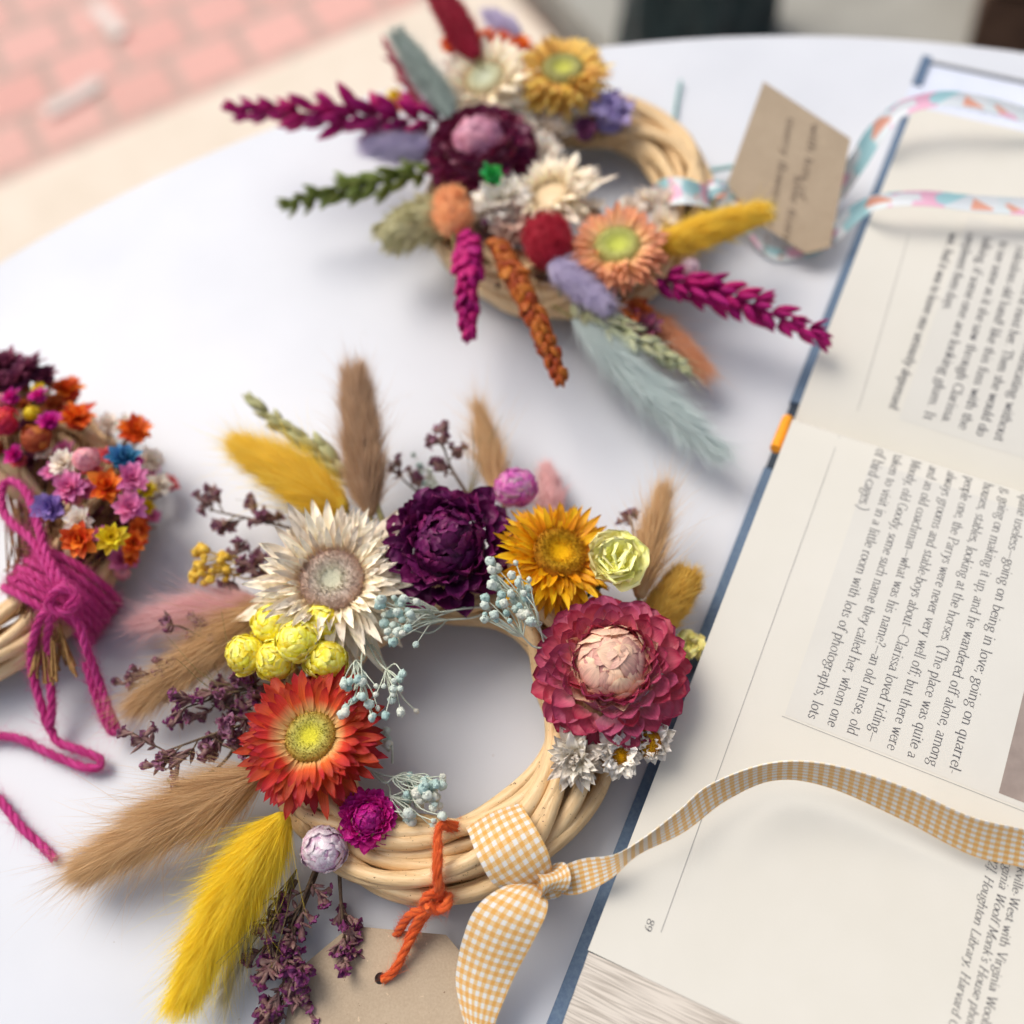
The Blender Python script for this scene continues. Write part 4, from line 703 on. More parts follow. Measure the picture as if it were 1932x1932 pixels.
# main blooms
flower(FW, 588, 1392, 34, 158, OPEN, P_RED, 'large orange red strawflower with yellow green centre', (-.02, .02), (D_RED, .315, .03, {'spikes': 900, 'sl': .0009, 'dimple': .45}), tipx=.55)
flower(FW, 628, 1098, 36, 168, SPIKY, P_CREAM, 'large cream strawflower with spiky petals', (.08, -.12), (D_CREAM, .36, .05, {'spikes': 1500, 'sl': .0024, 'dimple': .35}), jit=.16, amp=.22, tipx=.75, jth=15, nu=6, nv=11)
flower(FW, 848, 1030, 36, 140, DENSE, P_PURP, 'dark burgundy strawflower', (.08, -.08), jit=.10, tipx=.62, amp=.14, jth=15)
flower(FW, 1052, 1050, 34, 134, OPEN, P_YEL, 'golden yellow strawflower turned to the right', (.32, .0), (D_YEL, .40, .08, {'spikes': 1300, 'sl': .0016, 'dimple': .6}), jit=.14, amp=.14, tipx=.8, jth=14)
flower(FW, 1153, 1258, 36, 156, BUDDED, P_PINK, 'large rose strawflower with a peach bud', (.02, -.02), None, bud=(P_PEACH, BUD), tipx=.6, jit=.06, nu=7, nv=10, amp=.04)
flower(FW, 695, 1545, 26, 62, DENSE, P_MAG, 'small magenta everlasting flower', (.15, -.15), tipx=.9, jit=.15, name='everlasting_flower', amp=.12)
flower(FW, 612, 1600, 22, 43, GLOBE, P_LILW, 'lilac white globe bud', (-.05, -.35), name='everlasting_bud', jit=.05, tipx=.7)
flower(FW, 974, 925, 24, 40, GLOBE, P_LPINK, 'pink globe amaranth bud', (.05, .3), name='everlasting_bud', tipx=.7)
for k, (u, v, r) in enumerate([(515, 1180, 37), (608, 1177, 38), (465, 1236, 36), (522, 1246, 38), (616, 1247, 38), (563, 1212, 41)]):
    flower(FW, u, v, 34+(4 if k == 5 else 0), r, GLOBE, P_LEM, 'lemon yellow round everlasting' if k == 0 else None, ((u-560)*.003, (1210-v)*.003), name='lemon_everlasting', jit=.06, tipx=.55)
WH = [(14, .12, .7, .2, 58, -15, .1, .4), (18, .16, .8, .22, 36, -8, .0, .4), (18, .2, .85, .24, 14, 5, -.1, .4)]
flower(FW, 1088, 1430, 28, 58, [(16, .1, .6, .16, 68, -10, .15, .5), (20, .12, .8, .19, 48, -12, .1, .5), (22, .15, .9, .20, 28, -5, 0, .5), (20, .2, .95, .2, 6, 5, -.1, .5)], m_petal('aged_white_petals', '#dccfb8', '#ebe2d2', '#f2ebdf', .25, .5, .2), 'white papery everlasting at the right end of the cane', (-.3, -.35), name='white_everlasting', amp=.2, jth=18, tipx=.7, jit=.2, nu=6, nv=9)
flower(FW, 1168, 1425, 30, 52, WH[1:], P_WHITE, None, (.3, -.5), (D_YEL, .28, .1, {'spikes': 300}), name='white_everlasting', amp=.3, jth=20)
flower(FW, 1226, 1395, 28, 52, WH, P_WHITE, 'white papery everlasting with a yellow centre', (-.5, -.5), (D_YEL, .5, .25, {'spikes': 500, 'dome': .5}), name='white_everlasting', amp=.3, jth=20)
flower(FW, 1162, 1062, 36, 70, [(7, .08, 1.0, .5, 16, 25, .0, .3), (7, .08, .9, .48, 38, 20, .05, .3), (6, .05, .75, .42, 58, 10, .1, .3)], P_PALEY, 'pale yellow statice flower', (.0, -.1), name='statice_flower', amp=.10, tipx=.35, jth=12, nu=9, nv=10)
flower(FW, 1302, 1222, 10, 36, [(7, .05, .95, .4, 20, -10, .1, .3), (6, .05, .7, .4, 50, -10, .1, .3)], P_PALEY, 'pale yellow statice flower low at the right', name='statice_flower', amp=.4, tipx=.35)
mb = MB()
for k in range(60):
    a = rng.uniform(0, 2*pi); q = P(1118+rng.normal(0, 8), 1100+rng.normal(0, 9), .026+rng.uniform(0, .004)); grain(mb, q, rng.standard_normal(3), .004, .0008, rng.uniform(0, 1))
mb.build('leaves', m_plain('dark_green_leaf', '#2f4030', '#55603a', 500, .7), FW)

# ------------------------------------------------------------------ gingham ribbon tied round the front wreath
def m_gingham(name, A, B, Cc, nx=6.8):
    N = NT(name); v = N.n('SeparateXYZ'); N.l(N.uv(), v.inputs[0]); U = N.math('MULTIPLY', v.outputs[0], nx); V = N.math('MULTIPLY', v.outputs[1], nx)
    su = N.math('GREATER_THAN', N.math('FRACT', U), .5); sv = N.math('GREATER_THAN', N.math('FRACT', V), .5); s = N.math('ADD', su, sv)
    wa = N.math('SINE', N.math('MULTIPLY', U, 2*pi*5.5)); wb = N.math('SINE', N.math('MULTIPLY', V, 2*pi*5.5)); wv = N.math('MULTIPLY', wa, wb)
    wf = N.math('MULTIPLY', N.math('ADD', wv, 1), .5); over = N.math('GREATER_THAN', wf, .5)
    one = N.mix(over, Cc, B); m1 = N.mix(N.math('GREATER_THAN', s, .5), A, one); c = N.mix(N.math('GREATER_THAN', s, 1.5), m1, B)
    c = N.mix(N.math('MULTIPLY', wf, .18), c, (.9, .85, .75, 1)); return N.fin(c, .45, .45, .08, N.bump(wf, .7, .0003), .15)
M_GING = m_gingham('yellow_gingham', srgb('#f8f5f2'), srgb('#f6b23a'), srgb('#fae5b6'))
kn = P(1032, 1668, .020)
GR = thing('gingham_ribbon', tuple(kn*A3(1, 1, 0)), 'yellow and white gingham ribbon tied round the front wreath, its tail lying over the book', 'ribbon')
mb = MB()
ribbon(mb, PP([(905, 1560, 8), (880, 1560, 20), (884, 1572, 26), (905, 1625, 29), (935, 1670, 24), (985, 1682, 18), (1010, 1672, 16)]), PP([(1000, 1512, 8), (985, 1512, 18), (985, 1520, 26), (1010, 1560, 31), (1035, 1610, 29), (1042, 1650, 22), (1036, 1662, 18)]), 90, camber=.0012); mb.build('ring_band', M_GING, GR)
mb = MB(); Pk = PP([(1020, 1640, 20), (1040, 1640, 26), (1050, 1665, 28), (1042, 1690, 24), (1026, 1690, 20)]); ax_ = nrm(P(1060, 1655, .02)-P(1010, 1675, .02))*.0045
ribbon(mb, Pk+ax_, Pk-ax_, 40, camber=.0015); ball(mb, P(1036, 1666, .020), .0042, 14, 9, (1, 1.15, .8), bump=.05); mb.build('knot', M_GING, GR)
mb = MB(); ribbon(mb, PP([(1010, 1668, 19), (965, 1668, 24), (919, 1692, 26), (891, 1724, 25), (875, 1765, 21), (866, 1800, 17), (860, 1849, 13), (868, 1900, 11), (885, 1960, 10), (900, 2010, 9)]), PP([(1034, 1672, 18), (1026, 1684, 20), (1034, 1705, 25), (1027, 1734, 26), (1003, 1782, 22), (976, 1832, 17), (956, 1876, 14), (934, 1932, 12), (925, 1980, 11), (920, 2030, 9)]), 110, camber=.0015); mb.build('short_tail', M_GING, GR)
mb = MB(); ribbon(mb, PP([(1040, 1660, 20), (1062, 1635, 24), (1100, 1620, 26), (1160, 1612, 30), (1215, 1580, 34), (1280, 1530, 36), (1340, 1480, 38), (1450, 1440, 40), (1560, 1441, 42), (1700, 1482, 40), (1830, 1540, 36), (1932, 1565, 32), (2010, 1590, 28)]),
                 PP([(1042, 1675, 18), (1068, 1688, 21), (1105, 1683, 23), (1155, 1656, 26), (1205, 1612, 29), (1290, 1570, 31), (1370, 1510, 31), (1460, 1472, 31), (1560, 1484, 31), (1700, 1545, 28), (1830, 1612, 25), (1932, 1637, 24), (2010, 1660, 23)]), 200, camber=.0003); mb.build('long_tail', M_GING, GR)

# ------------------------------------------------------------------ orange twine with kraft tag
M_OTW = m_hair('orange_jute', '#d9531a', '#ee7434', .2); M_PTW = m_hair('pink_jute', '#c2207a', '#dc4b9c', .2)
M_KRAFT = None
def m_kraft(name, c1, c2):
    N = NT(name); f = N.noise(N.objc(), 60, 3, .6); g = N.noise(N.objc(), 1400, 3, .75); c = N.ramp(N.math('ADD', N.math('MULTIPLY', f, .4), N.math('MULTIPLY', g, .6)), [(.35, srgb(c1)), (.65, srgb(c2))])
    h = N.noise(N.objc(), 420, 2, .8); c = N.mix(N.math('GREATER_THAN', h, .74), c, srgb('#7d6650')); c = N.mix(N.math('LESS_THAN', h, .29), c, srgb('#cbb699')); return N.fin(c, .85, .15, 0, N.bump(g, .35, .0002))
M_KRAFT = m_kraft('kraft_card', '#a8967f', '#baa890')
def card(parent, poly, hole=None, hr=.0017, th=.0005, name='card', mat=None):
    """flat card with real thickness from an outline of world points, with a round hole cut by bridging"""
    import bmesh
    p = np.asarray(poly, float); c = p.mean(0); n = nrm(np.cross(p[1]-p[0], p[2]-p[0])); n = n if n[2] > 0 else -n
    bm = bmesh.new(); vs = [bm.verts.new(Vector(q-c)) for q in p]; ed = [bm.edges.new((vs[i], vs[(i+1) % len(vs)])) for i in range(len(vs))]
    if hole is not None:
        Mx = frame(n); hv = [bm.verts.new(Vector(hole-c+Mx@A3(cos(a)*hr, sin(a)*hr, 0))) for a in np.arange(24)*2*pi/24]; ed += [bm.edges.new((hv[i], hv[(i+1) % 24])) for i in range(24)]
    bmesh.ops.triangle_fill(bm, edges=ed, use_beauty=True); r = bmesh.ops.extrude_face_region(bm, geom=bm.faces[:])
    for q in r['geom']:
        if isinstance(q, bmesh.types.BMVert): q.co += Vector(n*th)
    bmesh.ops.recalc_face_normals(bm, faces=bm.faces[:]); me = bpy.data.meshes.new(name); bm.to_mesh(me); me.materials.append(mat or M_KRAFT)
    o = bpy.data.objects.new(name, me); COL.objects.link(o); o.parent = parent; o.location = c-A3(*parent['_w']); o['_w'] = list(map(float, c)); return o
hp = P(718, 1846, .0075)
KT = thing('kraft_tag', tuple(hp*A3(1, 1, 0)), 'blank brown kraft tag with clipped corners on orange twine below the front wreath', 'tag')
tp = [(662, 1747, 5), (842, 1764, 7), (872, 1800, 7.5), (880, 1932, 8), (884, 2060, 9), (520, 2060, 4), (538, 1932, 4), (556, 1836, 4)]
card(KT, PP(tp), hp)
mb = MB()
for off in (0, 5): twine(mb, spline(PP([(930, 1540, 10), (905, 1552+off, 14), (865, 1556+off*1.5, 22), (835, 1555+off, 27), (826, 1572, 29), (824+off, 1610, 30), (822+off, 1650, 29), (826+off, 1680, 25), (822, 1700, 20)]), 120), .0011)
mb.build('twine_loop', M_OTW, KT); mb = MB()
kc = [(822, 1700), (845, 1690), (840, 1712), (812, 1715), (800, 1700), (818, 1685), (838, 1700), (822, 1718), (806, 1708)]
twine(mb, spline(PP([(u, v, 19+2.5*(i % 3)) for i, (u, v) in enumerate(kc)]), 120), .0014, fz=.004); mb.build('knot', M_OTW, KT); mb = MB()
twine(mb, spline(PP([(815, 1712, 19), (790, 1745, 15), (765, 1790, 12), (745, 1830, 10), (722, 1850, 8.5)]), 60), .0013); twine(mb, spline(PP([(812, 1712, 20), (775, 1725, 16), (755, 1752, 9), (742, 1775, 3)]), 60), .0013)
twine(mb, spline(PP([(805, 1715, 20), (785, 1740, 16), (768, 1775, 10)]), 60), .0011)
mb.build('twine_tail', M_OTW, KT)

# ================================================================== LEFT WREATH
Cl = P(-70, 1010, .012); Cl[2] = 0
LW = thing('flower_wreath', tuple(Cl), 'small wicker wreath cut by the left edge, crowded with tiny bright star flowers', 'wreath', 'dried flower wreaths on the table')
canes(LW, Cl, .0530, .0128, 22, 11, .0024)
ST = {k: m_petal('star_'+k, a, b, c, .18, .45, .25) for k, a, b, c in [('maroon', '#5c1c3e', '#74304f', '#86425f'), ('magenta', '#b00a78', '#cc1290', '#dc2ca0'), ('yellow', '#e0b800', '#efd21a', '#f4dc30'), ('orange', '#c74a0c', '#e4631c', '#f07c30'),
      ('rust', '#a3441a', '#b85a28', '#c76a34'), ('cream', '#ead8bc', '#f5eadb', '#fbf4ea'), ('pink', '#d45a9c', '#e47cb4', '#ec92c2'), ('rose', '#e48a98', '#eca2ae', '#f0b2ba'), ('coral', '#d8485a', '#e8616c', '#ee7a80'), ('red', '#b81030', '#d02244', '#de3a58'), ('blue', '#1f5f8f', '#3a7fae', '#5292bc'), ('lilac', '#7a5aa8', '#9378c0', '#a48acc')]}
SF = [(-20, 692, 40, 'maroon', 30), (18, 688, 38, 'maroon', 30), (58, 696, 36, 'maroon', 32), (84, 710, 28, 'maroon', 30), (35, 716, 34, 'maroon', 33), (2, 722, 32, 'maroon', 32),
      (23, 750, 22, 'magenta', 38), (74, 748, 20, 'magenta', 36), (93, 795, 26, 'magenta', 36), (27, 858, 22, 'magenta', 34), (62, 783, 18, 'yellow', 34), (128, 737, 36, 'orange', 22), (145, 788, 38, 'orange', 28), (105, 765, 26, 'rust', 24),
      (256, 816, 34, 'orange', 24), (72, 833, 32, 'rust', 34), (202, 920, 38, 'orange', 36), (150, 1018, 38, 'orange', 36), (205, 803, 28, 'cream', 20), (240, 800, 22, 'cream', 16), (120, 876, 32, 'cream', 38), (150, 982, 28, 'cream', 34),
      (163, 870, 28, 'rose', 40), (205, 862, 22, 'coral', 32), (232, 866, 34, 'blue', 34), (131, 920, 34, 'pink', 38), (165, 925, 26, 'pink', 32), (248, 904, 33, 'pink', 36), (244, 958, 34, 'pink', 34), (12, 800, 34, 'red', 38), (-25, 790, 30, 'coral', 36),
      (275, 925, 20, 'yellow', 18), (277, 957, 18, 'yellow', 14), (209, 1015, 30, 'yellow', 34), (97, 958, 36, 'lilac', 34), (120, 850, 22, 'pink', 22), (285, 870, 28, 'cream', 12), (300, 915, 26, 'cream', 10), (250, 1025, 30, 'orange', 20), (232, 1055, 30, 'pink', 14), (262, 1000, 24, 'orange', 16),
      (60, 870, 24, 'maroon', 20), (100, 900, 24, 'maroon', 18), (180, 965, 24, 'maroon', 18), (225, 985, 22, 'maroon', 16), (190, 900, 22, 'maroon', 16), (-10, 845, 26, 'rust', 28), (200, 1040, 24, 'maroon', 14), (10, 770, 24, 'maroon', 22), (50, 805, 24, 'maroon', 22)]
SF += [(u+rng.normal(0, 16), v+rng.normal(0, 14), rng.uniform(16, 22), rng.choice(['pink', 'orange', 'magenta', 'cream', 'coral', 'rust', 'yellow', 'rose']), h-4) for (u, v, r, c, h) in SF[6:44] if u > 0]
cnt = {}
for (u, v, r, c, h) in SF:
    closed = (c == 'rose') or (u, v) == (62, 783) or (u, v) == (72, 833) or (u, v) == (12, 800); cnt[c] = cnt.get(c, 0)+1
    star(LW, u, v, h+3, r*1.15, ST[c], (c+' star flower') if cnt[c] == 1 else None, ((u-90)*.0035, (900-v)*.0022), closed=closed)
mb = MB()
for (u, v, r, c, h) in SF+[(u+rng.normal(0, 12), v+rng.normal(0, 12), 0, '', h-6) for (u, v, r, c, h) in SF]*2:
    a = P(u, v, (h)*.001)-A3(0, 0, .003); e = P(70+rng.normal(0, 22), 1110+rng.normal(0, 25), .022+rng.normal(0, .003)); m_ = (a+e)/2; q = P(70+(u-70)*.8, 980+(v-980)*.45, .020); tube(mb, spline([a, q*.6+m_*.4, e], 14), .00035, 5, t=rng.uniform(0, 1))
mb.build('flower_stems', m_plain('brown_stems', '#5e3324', '#9a7448', 700, .7), LW)
mb = MB()
for k in range(34):
    a = P(70+rng.uniform(-2, 50), 1190+rng.normal(0, 12), .024+rng.uniform(-.004, .003)); e = a+(P(88+rng.uniform(-20, 30), 1270+rng.uniform(-20, 5), .018)-P(88, 1190, .022)); tube(mb, spline([a, (a+e)/2, e], 5), .0005, 5, t=rng.uniform(0, 1))
mb.build('cut_stems', m_plain('straw_stems', '#a8814c', '#7c5830', 800, .7), LW)
mb = MB()
for (u0, v0, u1, v1, w_) in ((-10, 840, 70, 935, 24), (-10, 890, 60, 960, 20), (20, 850, 100, 960, 12)):
    a, e = P(u0, v0, .028), P(u1, v1, .020); s = nrm(np.cross(e-a, A3(0, 0, 1)))*w_*mpp(30, 900, .02)*.5; ribbon(mb, [a+s, (a+e)/2+s*1.3+A3(0, 0, .003), e+s*.4], [a-s, (a+e)/2-s+A3(0, 0, .003), e-s*.4], 20, .0004, nu=5, camber=.001)
mb.build('husk_leaves', m_plain('tan_husk', '#b39872', '#c9b08a', 90, .6, .3, .2, .3), LW)
# pink twine binding and bow
PT = thing('pink_twine', tuple(P(110, 1130, 0)), 'bright pink jute twine wrapped round the left wreath and tied in loose loops', 'twine')
bc_ = P(118, 1125, .018); rd_ = nrm((bc_-Cl)*A3(1, 1, 0)); tg = np.cross(A3(0, 0, 1), rd_)
mb = MB(); cR = Cl+rd_*.0545+A3(0, 0, .0145)
for k in range(9):
    o = cR+tg*(k-4)*.0021+rd_*rng.normal(0, .0005); aa = np.linspace(0, 2*pi, 40)+rng.uniform(0, 6); R_ = .0175+rng.normal(0, .0004)
    pth = o+np.outer(np.cos(aa)*R_, rd_)+np.outer(np.maximum(np.sin(aa)*R_*.92, -.0135), A3(0, 0, 1))+np.outer(np.linspace(0, 1, 40)*.0021+.0006*np.sin(aa*2), tg); twine(mb, pth, .00135, fuzz=5000, fz=.005)
mb.build('binding', M_PTW, PT, 'fuzzy binding wrapped round the canes')
paths = [('bow_loop', [(120, 1120, 36), (95, 1080, 38), (60, 1020, 36), (20, 985, 34), (3, 955, 34), (5, 920, 35), (22, 908, 36), (50, 930, 37), (70, 985, 38), (85, 1040, 38), (110, 1085, 38), (140, 1120, 36)]),
         ('bow_loop', [(110, 1140, 36), (80, 1160, 33), (62, 1210, 26), (60, 1260, 18), (75, 1320, 12), (92, 1370, 8), (98, 1330, 12), (92, 1260, 18), (90, 1200, 26), (95, 1160, 33), (105, 1135, 37)]),
         ('bow_loop', [(92, 1370, 7), (110, 1400, 6), (150, 1415, 6), (188, 1432, 5), (185, 1448, 4), (150, 1445, 4), (90, 1420, 4), (40, 1395, 4), (0, 1388, 4), (-40, 1390, 4)]),
         ('bow_loop', [(125, 1145, 36), (150, 1180, 32), (165, 1230, 26), (185, 1280, 18), (205, 1340, 12), (222, 1378, 8), (205, 1372, 9), (180, 1310, 14), (162, 1250, 20)]),
         ('twine_end', [(-40, 1480, 3), (0, 1510, 3), (40, 1560, 3), (75, 1592, 2.5), (104, 1622, 2)])]
for nm, pt in paths:
    mb = MB(); twine(mb, spline(PP(pt), 200), .0014, fuzz=3500, fz=.007); mb.build(nm, M_PTW, PT)
mb = MB(); twine(mb, spline(PP([(95, 1130, 35), (120, 1105, 39), (145, 1135, 38), (120, 1155, 37), (92, 1140, 39), (110, 1112, 41), (140, 1120, 39), (128, 1150, 38)]), 120), .0015, fz=.006); mb.build('knot', M_PTW, PT)

# ================================================================== FAR WREATH
Ct = P(1072, 382, .012); Ct[2] = 0; RW = .0545*1.0
TW = thing('flower_wreath', tuple(Ct), 'farther wicker wreath with magenta wheat, a purple pink strawflower and pastel blooms', 'wreath', 'dried flower wreaths on the table')
canes(TW, Ct, .0505, .0122, 22, 23, .0023)
def wm(n, a, b, c): return m_petal(n, a, b, c, .4, .6, .15, .25)
W_MAG = wm('magenta_wheat', '#7c0a48', '#b0126c', '#c41c7c'); W_GRN = wm('green_wheat', '#4c5a1c', '#75823a', '#8c9a50'); W_RUST = wm('rust_wheat', '#6b2c10', '#a8501c', '#c06a2c'); W_SAGE = wm('pale_green_wheat', '#a9ab7c', '#c2c496', '#d4d6b0')
wheat(TW, (830, 228, 34), (450, 207, 38), 34, W_MAG, 10, 'magenta wheat ear pointing left', 40)
wheat(TW, (815, 322, 28), (550, 382, 26), 25, W_GRN, 9, 'olive green wheat ear pointing left', 30)
wheat(TW, (885, 440, 34), (885, 626, 34), 46, W_MAG, 10, 'magenta wheat ear pointing down', 24, bendv=(0, 0, 4))
wheat(TW, (935, 455, 36), (1058, 708, 36), 42, W_RUST, 15, 'rust brown wheat ear pointing down', 16, bendv=(0, 0, 4), fatg=1.2)
wheat(TW, (1080, 570, 26), (1285, 690, 20), 34, W_SAGE, 9, 'pale green wheat ear pointing down right', 24, awn=.012)
wheat(TW, (1240, 525, 28), (1542, 632, 26), 36, W_MAG, 9, 'magenta wheat ear pointing right', 40, bendv=(0, 2, 2))
wheat(TW, (800, 205, 22), (728, 82, 22), 14, wm('crimson_wheat', '#7c1030', '#a02044', '#b83458'), 8, 'thin crimson spike', 18)
H_LIL = m_hair('lilac_fluff', '#c8bedc', '#ded6ea'); H_SLATE = m_hair('grey_green_fluff', '#93a49c', '#b8c4be'); H_CRIM = m_hair('crimson_fluff', '#9c0a2c', '#c01c44'); H_PCH = m_hair('peach_fluff', '#e2a074', '#f0bc94'); H_ICE = m_hair('pale_teal_fluff', '#ccdad8', '#e2ebe9')
plume(TW, 'bunny_tail', (830, 282, 30), (688, 276, 28), 36, H_LIL, 4500, .32, 24, 120, fat=.7, blunt=.7, label='lilac bunny tail on the left')
plume(TW, 'bunny_tail', (855, 225, 38), (752, 66, 44), 34, H_SLATE, 5500, .22, 18, 40, fat=.8, blunt=.6, label='grey green plume pointing up')
plume(TW, 'bunny_tail', (900, 110, 40), (815, -30, 50), 44, H_CRIM, 5500, .22, 18, 40, fat=.8, blunt=.6, label='crimson plume at the top edge')
plume(TW, 'bunny_tail', (985, 70, 24), (915, 25, 24), 26, H_LIL, 2600, .3, 22, 40, fat=.8, label='lilac plume behind the yellow flower')
plume(TW, 'bunny_tail', (1035, 490, 34), (1150, 582, 32), 42, H_LIL, 5000, .24, 24, 60, fat=.8, blunt=.6, label='lilac bunny tail below the red ball')
plume(TW, 'bunny_tail', (1225, 470, 30), (1447, 398, 32), 44, H_YEL, 6500, .22, 20, 40, fat=.8, blunt=.7, label='yellow plume pointing right')
plume(TW, 'bunny_tail', (1190, 575, 18), (1336, 706, 14), 34, H_PCH, 3500, .32, 18, 40, fat=.75, label='peach plume pointing down right')
plume(TW, 'bunny_tail', (1080, 600, 22), (1352, 855, 16), 36, H_ICE, 7500, .26, 18, 120, fat=1.0, blunt=.8, label='long pale teal plume')
plume(TW, 'bunny_tail', (845, 395, 30), (712, 460, 26), 46, H_GRN, 700, .22, 42, 0, fat=.7, blunt=.5, wd=.0012, core=.8, label='pale green bristly grass head')
Hh = m_hair('dark_red_ball', '#b01430', '#d02c48'); plume(TW, 'red_pompom', (1045, 500, 34), (1025, 418, 36), 52, Hh, 5000, .22, 50, 30, fat=1, blunt=.42, core=.8, label='red fluffy ball')
Hp = m_hair('peach_pompom', '#f8b070', '#fcc898'); plume(TW, 'peach_pompom', (855, 440, 36), (852, 368, 36), 38, Hp, 1200, .3, 45, 0, fat=1, blunt=.45, wd=.0006, core=.8, label='peach bristly head')
flower(TW, 905, 278, 36, 114, BUDDED, m_petal('plum_pink_petals', '#a85078', '#8c3058', '#6c1c40', .25, .35, .12, .5), 'plum strawflower with a dusty pink bud', (-.05, -.05), None, bud=(m_petal('dusty_pink_bud', '#b06080', '#c88098', '#d49ab0', .3, .35, .12, .5), BUD), tipx=.6)
flower(TW, 1062, 138, 36, 105, OPEN, m_petal('soft_yellow_petals', '#e8c168', '#eebf58', '#f0cc70', .25), 'soft yellow strawflower with green centre', (.05, -.02), (m_disc('olive_disc', '#c9c95a', '#a3a06a', '#8a7c4c'), .40, .05), tipx=.6)
flower(TW, 918, 155, 34, 108, SPIKY[:5], P_CREAM, 'cream strawflower with pale grey centre', (-.2, -.05), (D_GRN, .36, .05), jit=.12, tipx=.6, amp=.12)
flower(TW, 1165, 470, 36, 112, OPEN, m_petal('peach_petals', '#f6dea0', '#f4c48c', '#e49474', .25), 'peach strawflower with lime centre', (-.05, .0), (m_disc('lime_disc', '#c6cc5a', '#b3b46a', '#a8905a'), .42, .05), tipx=.62)
flower(TW, 1035, 368, 32, 105, SPIKY, P_CREAM, 'cream strawflower beside the ring opening', (-.3, .1), None, jit=.15, tipx=.85, amp=.15)
flower(TW, 948, 385, 32, 67, WH, P_WHITE, 'small white star flower', (-.1, -.1), name='white_everlasting', amp=.2)
flower(TW, 965, 425, 28, 60, WH, m_petal('blush_petals', '#dca89c', '#e6bfae', '#ead0c0', .2), 'blush everlasting beside the red ball', (0, -.2), name='everlasting_flower', amp=.25)
star(TW, 930, 332, 44, 30, m_petal('emerald_petals', '#0a6a26', '#1f9e44', '#48c066', .2), 'tiny emerald green flower')
star(TW, 1302, 506, 24, 24, m_petal('blush_white', '#e6c0d0', '#eed4dc', '#f2e0e4', .2), 'tiny pale pink bud', closed=True, name='everlasting_bud')
flower(TW, 1150, 222, 26, 55, [(7, .05, .95, .35, 30, -10, .1, .3), (6, .05, .7, .35, 55, -10, .1, .3)], m_petal('lilac_petals', '#8d7ab8', '#a796cc', '#b8aad6', .2), 'lilac statice flower', (.2, .1), name='statice_flower', amp=.4, tipx=.4)
flower(TW, 1105, 248, 24, 34, WH[:2], m_petal('plum_small', '#5f2450', '#7a3a66', '#8c4c78', .2), 'tiny plum flower', name='statice_flower', amp=.3)
for (u, v, r) in ((852, 85, 30), (945, 78, 30), (982, 92, 34), (915, 72, 26)): star(TW, u, v, 26, r, ST['orange'], None, (0, .1))
for (u, v, c) in ((745, 182, 'yellow'), (760, 200, 'orange'), (735, 205, 'coral'), (770, 190, 'yellow')): star(TW, u, v, 16, 20, ST[c], None)
for (u, v, c) in ((1190, 400, 'cream'), (1220, 380, 'cream'), (1250, 420, 'cream'), (1045, 250, 'cream'), (1010, 300, 'cream'), (1020, 225, 'cream'), (880, 400, 'cream'), (905, 420, 'cream'), (990, 250, 'cream'), (1030, 290, 'cream'), (1085, 225, 'cream'), (1115, 400, 'cream'), (1260, 385, 'cream'), (870, 130, 'cream'), (985, 200, 'cream'), (1000, 440, 'cream'), (1215, 620, 'maroon'), (1200, 590, 'rust')): star(TW, u, v, 24, 42, ST[c], None, (rng.normal(0, .3), rng.normal(0, .3)))
sprig_statice(TW, [(880, 440, 24), (905, 450, 26), (925, 440, 26)], S_PUR, None, 6, 1.)
mb = MB()
for k in range(20):
    a = Ct+A3(cos(rad(90+k*9)), sin(rad(90+k*9)), 0)*.0505+A3(0, 0, .019); 
    for j in range(5): grain(mb, a+rng.normal(0, .005, 3), nrm(rng.standard_normal(3)+A3(0, 0, .5)), .010, .0012, rng.uniform(0, 1))
mb.build('dry_filler', m_plain('dark_filler', '#4a3028', '#7a5a40', 300, .8), TW)
# pastel ribbon tied to the far wreath, two tails over the book
def m_pastel():
    N = NT('pastel_printed_ribbon'); vo = N.n('TexVoronoi'); vo.inputs['Scale'].default_value = 1; N.l(N.uv(1.6, 2.6), vo.inputs['Vector'])
    sp = N.n('SeparateXYZ'); N.l(vo.outputs['Color'], sp.inputs[0]); c = N.ramp(sp.outputs[0], [(0, srgb('#e8f0f2')), (.26, srgb('#b4dfe4')), (.44, srgb('#eef2f4')), (.6, srgb('#f3c4da')), (.76, srgb('#e6ecf0')), (.9, srgb('#eeb49c'))])
    for nd in N.t.nodes:
        if nd.type == 'VALTORGB': nd.color_ramp.interpolation = 'CONSTANT'
    return N.fin(c, .6, .3, .25)
M_PAS = m_pastel(); kp = P(1300, 365, .022)
PR = thing('pastel_ribbon', tuple(kp*A3(1, 1, 0)), 'white ribbon printed with pink and turquoise round the far wreath, tails over the book', 'ribbon')
mb = MB(); ribbon(mb, PP([(1232, 352, 12), (1250, 338, 26), (1285, 335, 31), (1330, 350, 24), (1350, 365, 12)]), PP([(1240, 392, 12), (1258, 388, 26), (1295, 385, 31), (1335, 392, 22), (1356, 400, 10)]), 40, camber=.001); mb.build('ring_band', M_PAS, PR)
mb = MB(); ribbon(mb, PP([(1330, 345, 20), (1350, 340, 24), (1375, 350, 22)]), PP([(1335, 375, 20), (1355, 372, 24), (1378, 370, 22)]), 20, camber=.002); ball(mb, P(1352, 362, .020), .0045, 12, 8, (1, 1, .8), bump=.08); mb.build('knot', M_PAS, PR)
def tail(nm, c_, wpx):
    L_, R_ = [], []
    for i, (u, v, h, du, dv) in enumerate(c_): L_.append((u-du, v-dv, h+1)); R_.append((u+du, v+dv, h-1))
    mb = MB(); ribbon(mb, PP(L_), PP(R_), 120, camber=.0006); mb.build(nm, M_PAS, PR)
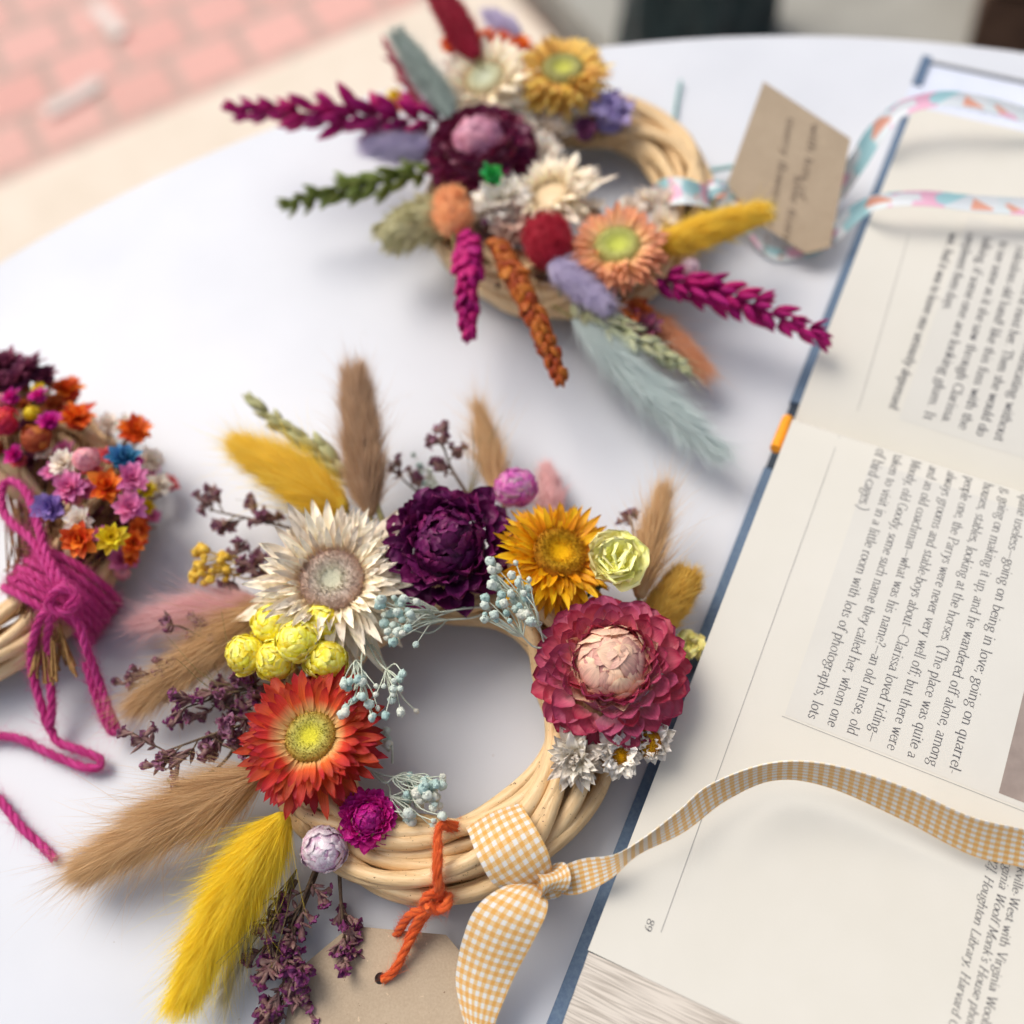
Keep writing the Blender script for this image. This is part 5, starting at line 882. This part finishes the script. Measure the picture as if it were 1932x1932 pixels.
tail('long_tail', [(1365, 362, 16, 4, 12), (1450, 385, 3, 8, 16), (1560, 372, 4, 10, 16), (1615, 310, 18, 12, 14), (1650, 255, 30, 12, 14), (1700, 206, 36, 4, 14), (1780, 186, 38, 0, 14), (1860, 196, 36, 0, 14), (1932, 216, 32, -2, 14), (2010, 240, 28, -2, 14)], 0)
tail('long_tail', [(1365, 372, 12, 4, 12), (1440, 470, 3, 6, 14), (1505, 478, 3, 4, 10), (1560, 455, 6, 8, 10), (1610, 405, 22, 10, 12), (1660, 380, 32, 4, 13), (1740, 374, 34, 0, 14), (1820, 382, 33, 0, 15), (1900, 388, 32, 0, 16), (2010, 392, 30, 0, 16)], 0)
mb = MB(); tube(mb, spline(PP([(1320, 340, 14), (1335, 325, 10), (1362, 318, 6), (1400, 318, 3), (1470, 360, 3), (1500, 430, 3)]), 40), .0011, 8); mb.build('thin_cord', m_plain('teal_cord', '#8cc4c4', '#a8d2d0', 300), PR)
mb = MB(); tube(mb, spline(PP([(1272, 225, 2), (1278, 185, 2), (1285, 152, 2)]), 12), .0007, 6); tag(mb.build('loose_thread', m_plain('teal_thread', '#5a9a94', '#6aa8a2', 300)), 'short teal thread lying straight on the table behind the far wreath', 'thread')
# handwritten tag
T0 = thing('kraft_tag', tuple(P(1490, 350, 0)), 'brown kraft tag with faint handwriting propped up beside the far wreath and the book', 'tag')
tg_pts = PP([(1440, 156, 34), (1605, 263, 26), (1566, 466, 10), (1520, 480, 8), (1436, 430, 10), (1371, 347, 20)])
pc = tg_pts.mean(0); uu, ss, vv = np.linalg.svd(tg_pts-pc); tn = vv[2] if vv[2][2] > 0 else -vv[2]; tg_pts = tg_pts-np.outer((tg_pts-pc)@tn, tn)
cd = card(T0, tg_pts, th=.0006)
def onplane(u, v): d = ray(u, v); return CAM+d*(((pc-CAM)@tn)/(d@tn))
mb = MB(); o_ = onplane(1480, 210); dx = nrm(onplane(1448, 375)-o_); dy = np.cross(tn, dx)
for s_, (u, v), ln in (('merry flowers for you', (1486, 222), .062), ('with lots of', (1532, 232), .034), ('love from us', (1500, 330), .038)):
    o_ = onplane(u, v); sx_ = ln/text_w(s_); text(mb, s_, lambda x, y, z, o=o_: o+dx*x+dy*y+tn*(.0008+z), .00042, .2, 0, .7, .4, 1., sx_)
mb.build('handwriting', m_plain('brown_ink', '#6a584c', '#5e4e44', 300), cd, smooth=False)
# crumb
mb = MB(); grain(mb, P(314, 1468, .001), P(320, 1480, .001)-P(310, 1468, .001), .0035, .0009, .3); tag(mb.build('fallen_leaf_bit', m_plain('grey_green_bit', '#5c6a62', '#4a5850', 300)), 'tiny grey green leaf bit fallen on the table left of the front wreath', 'leaf bit')
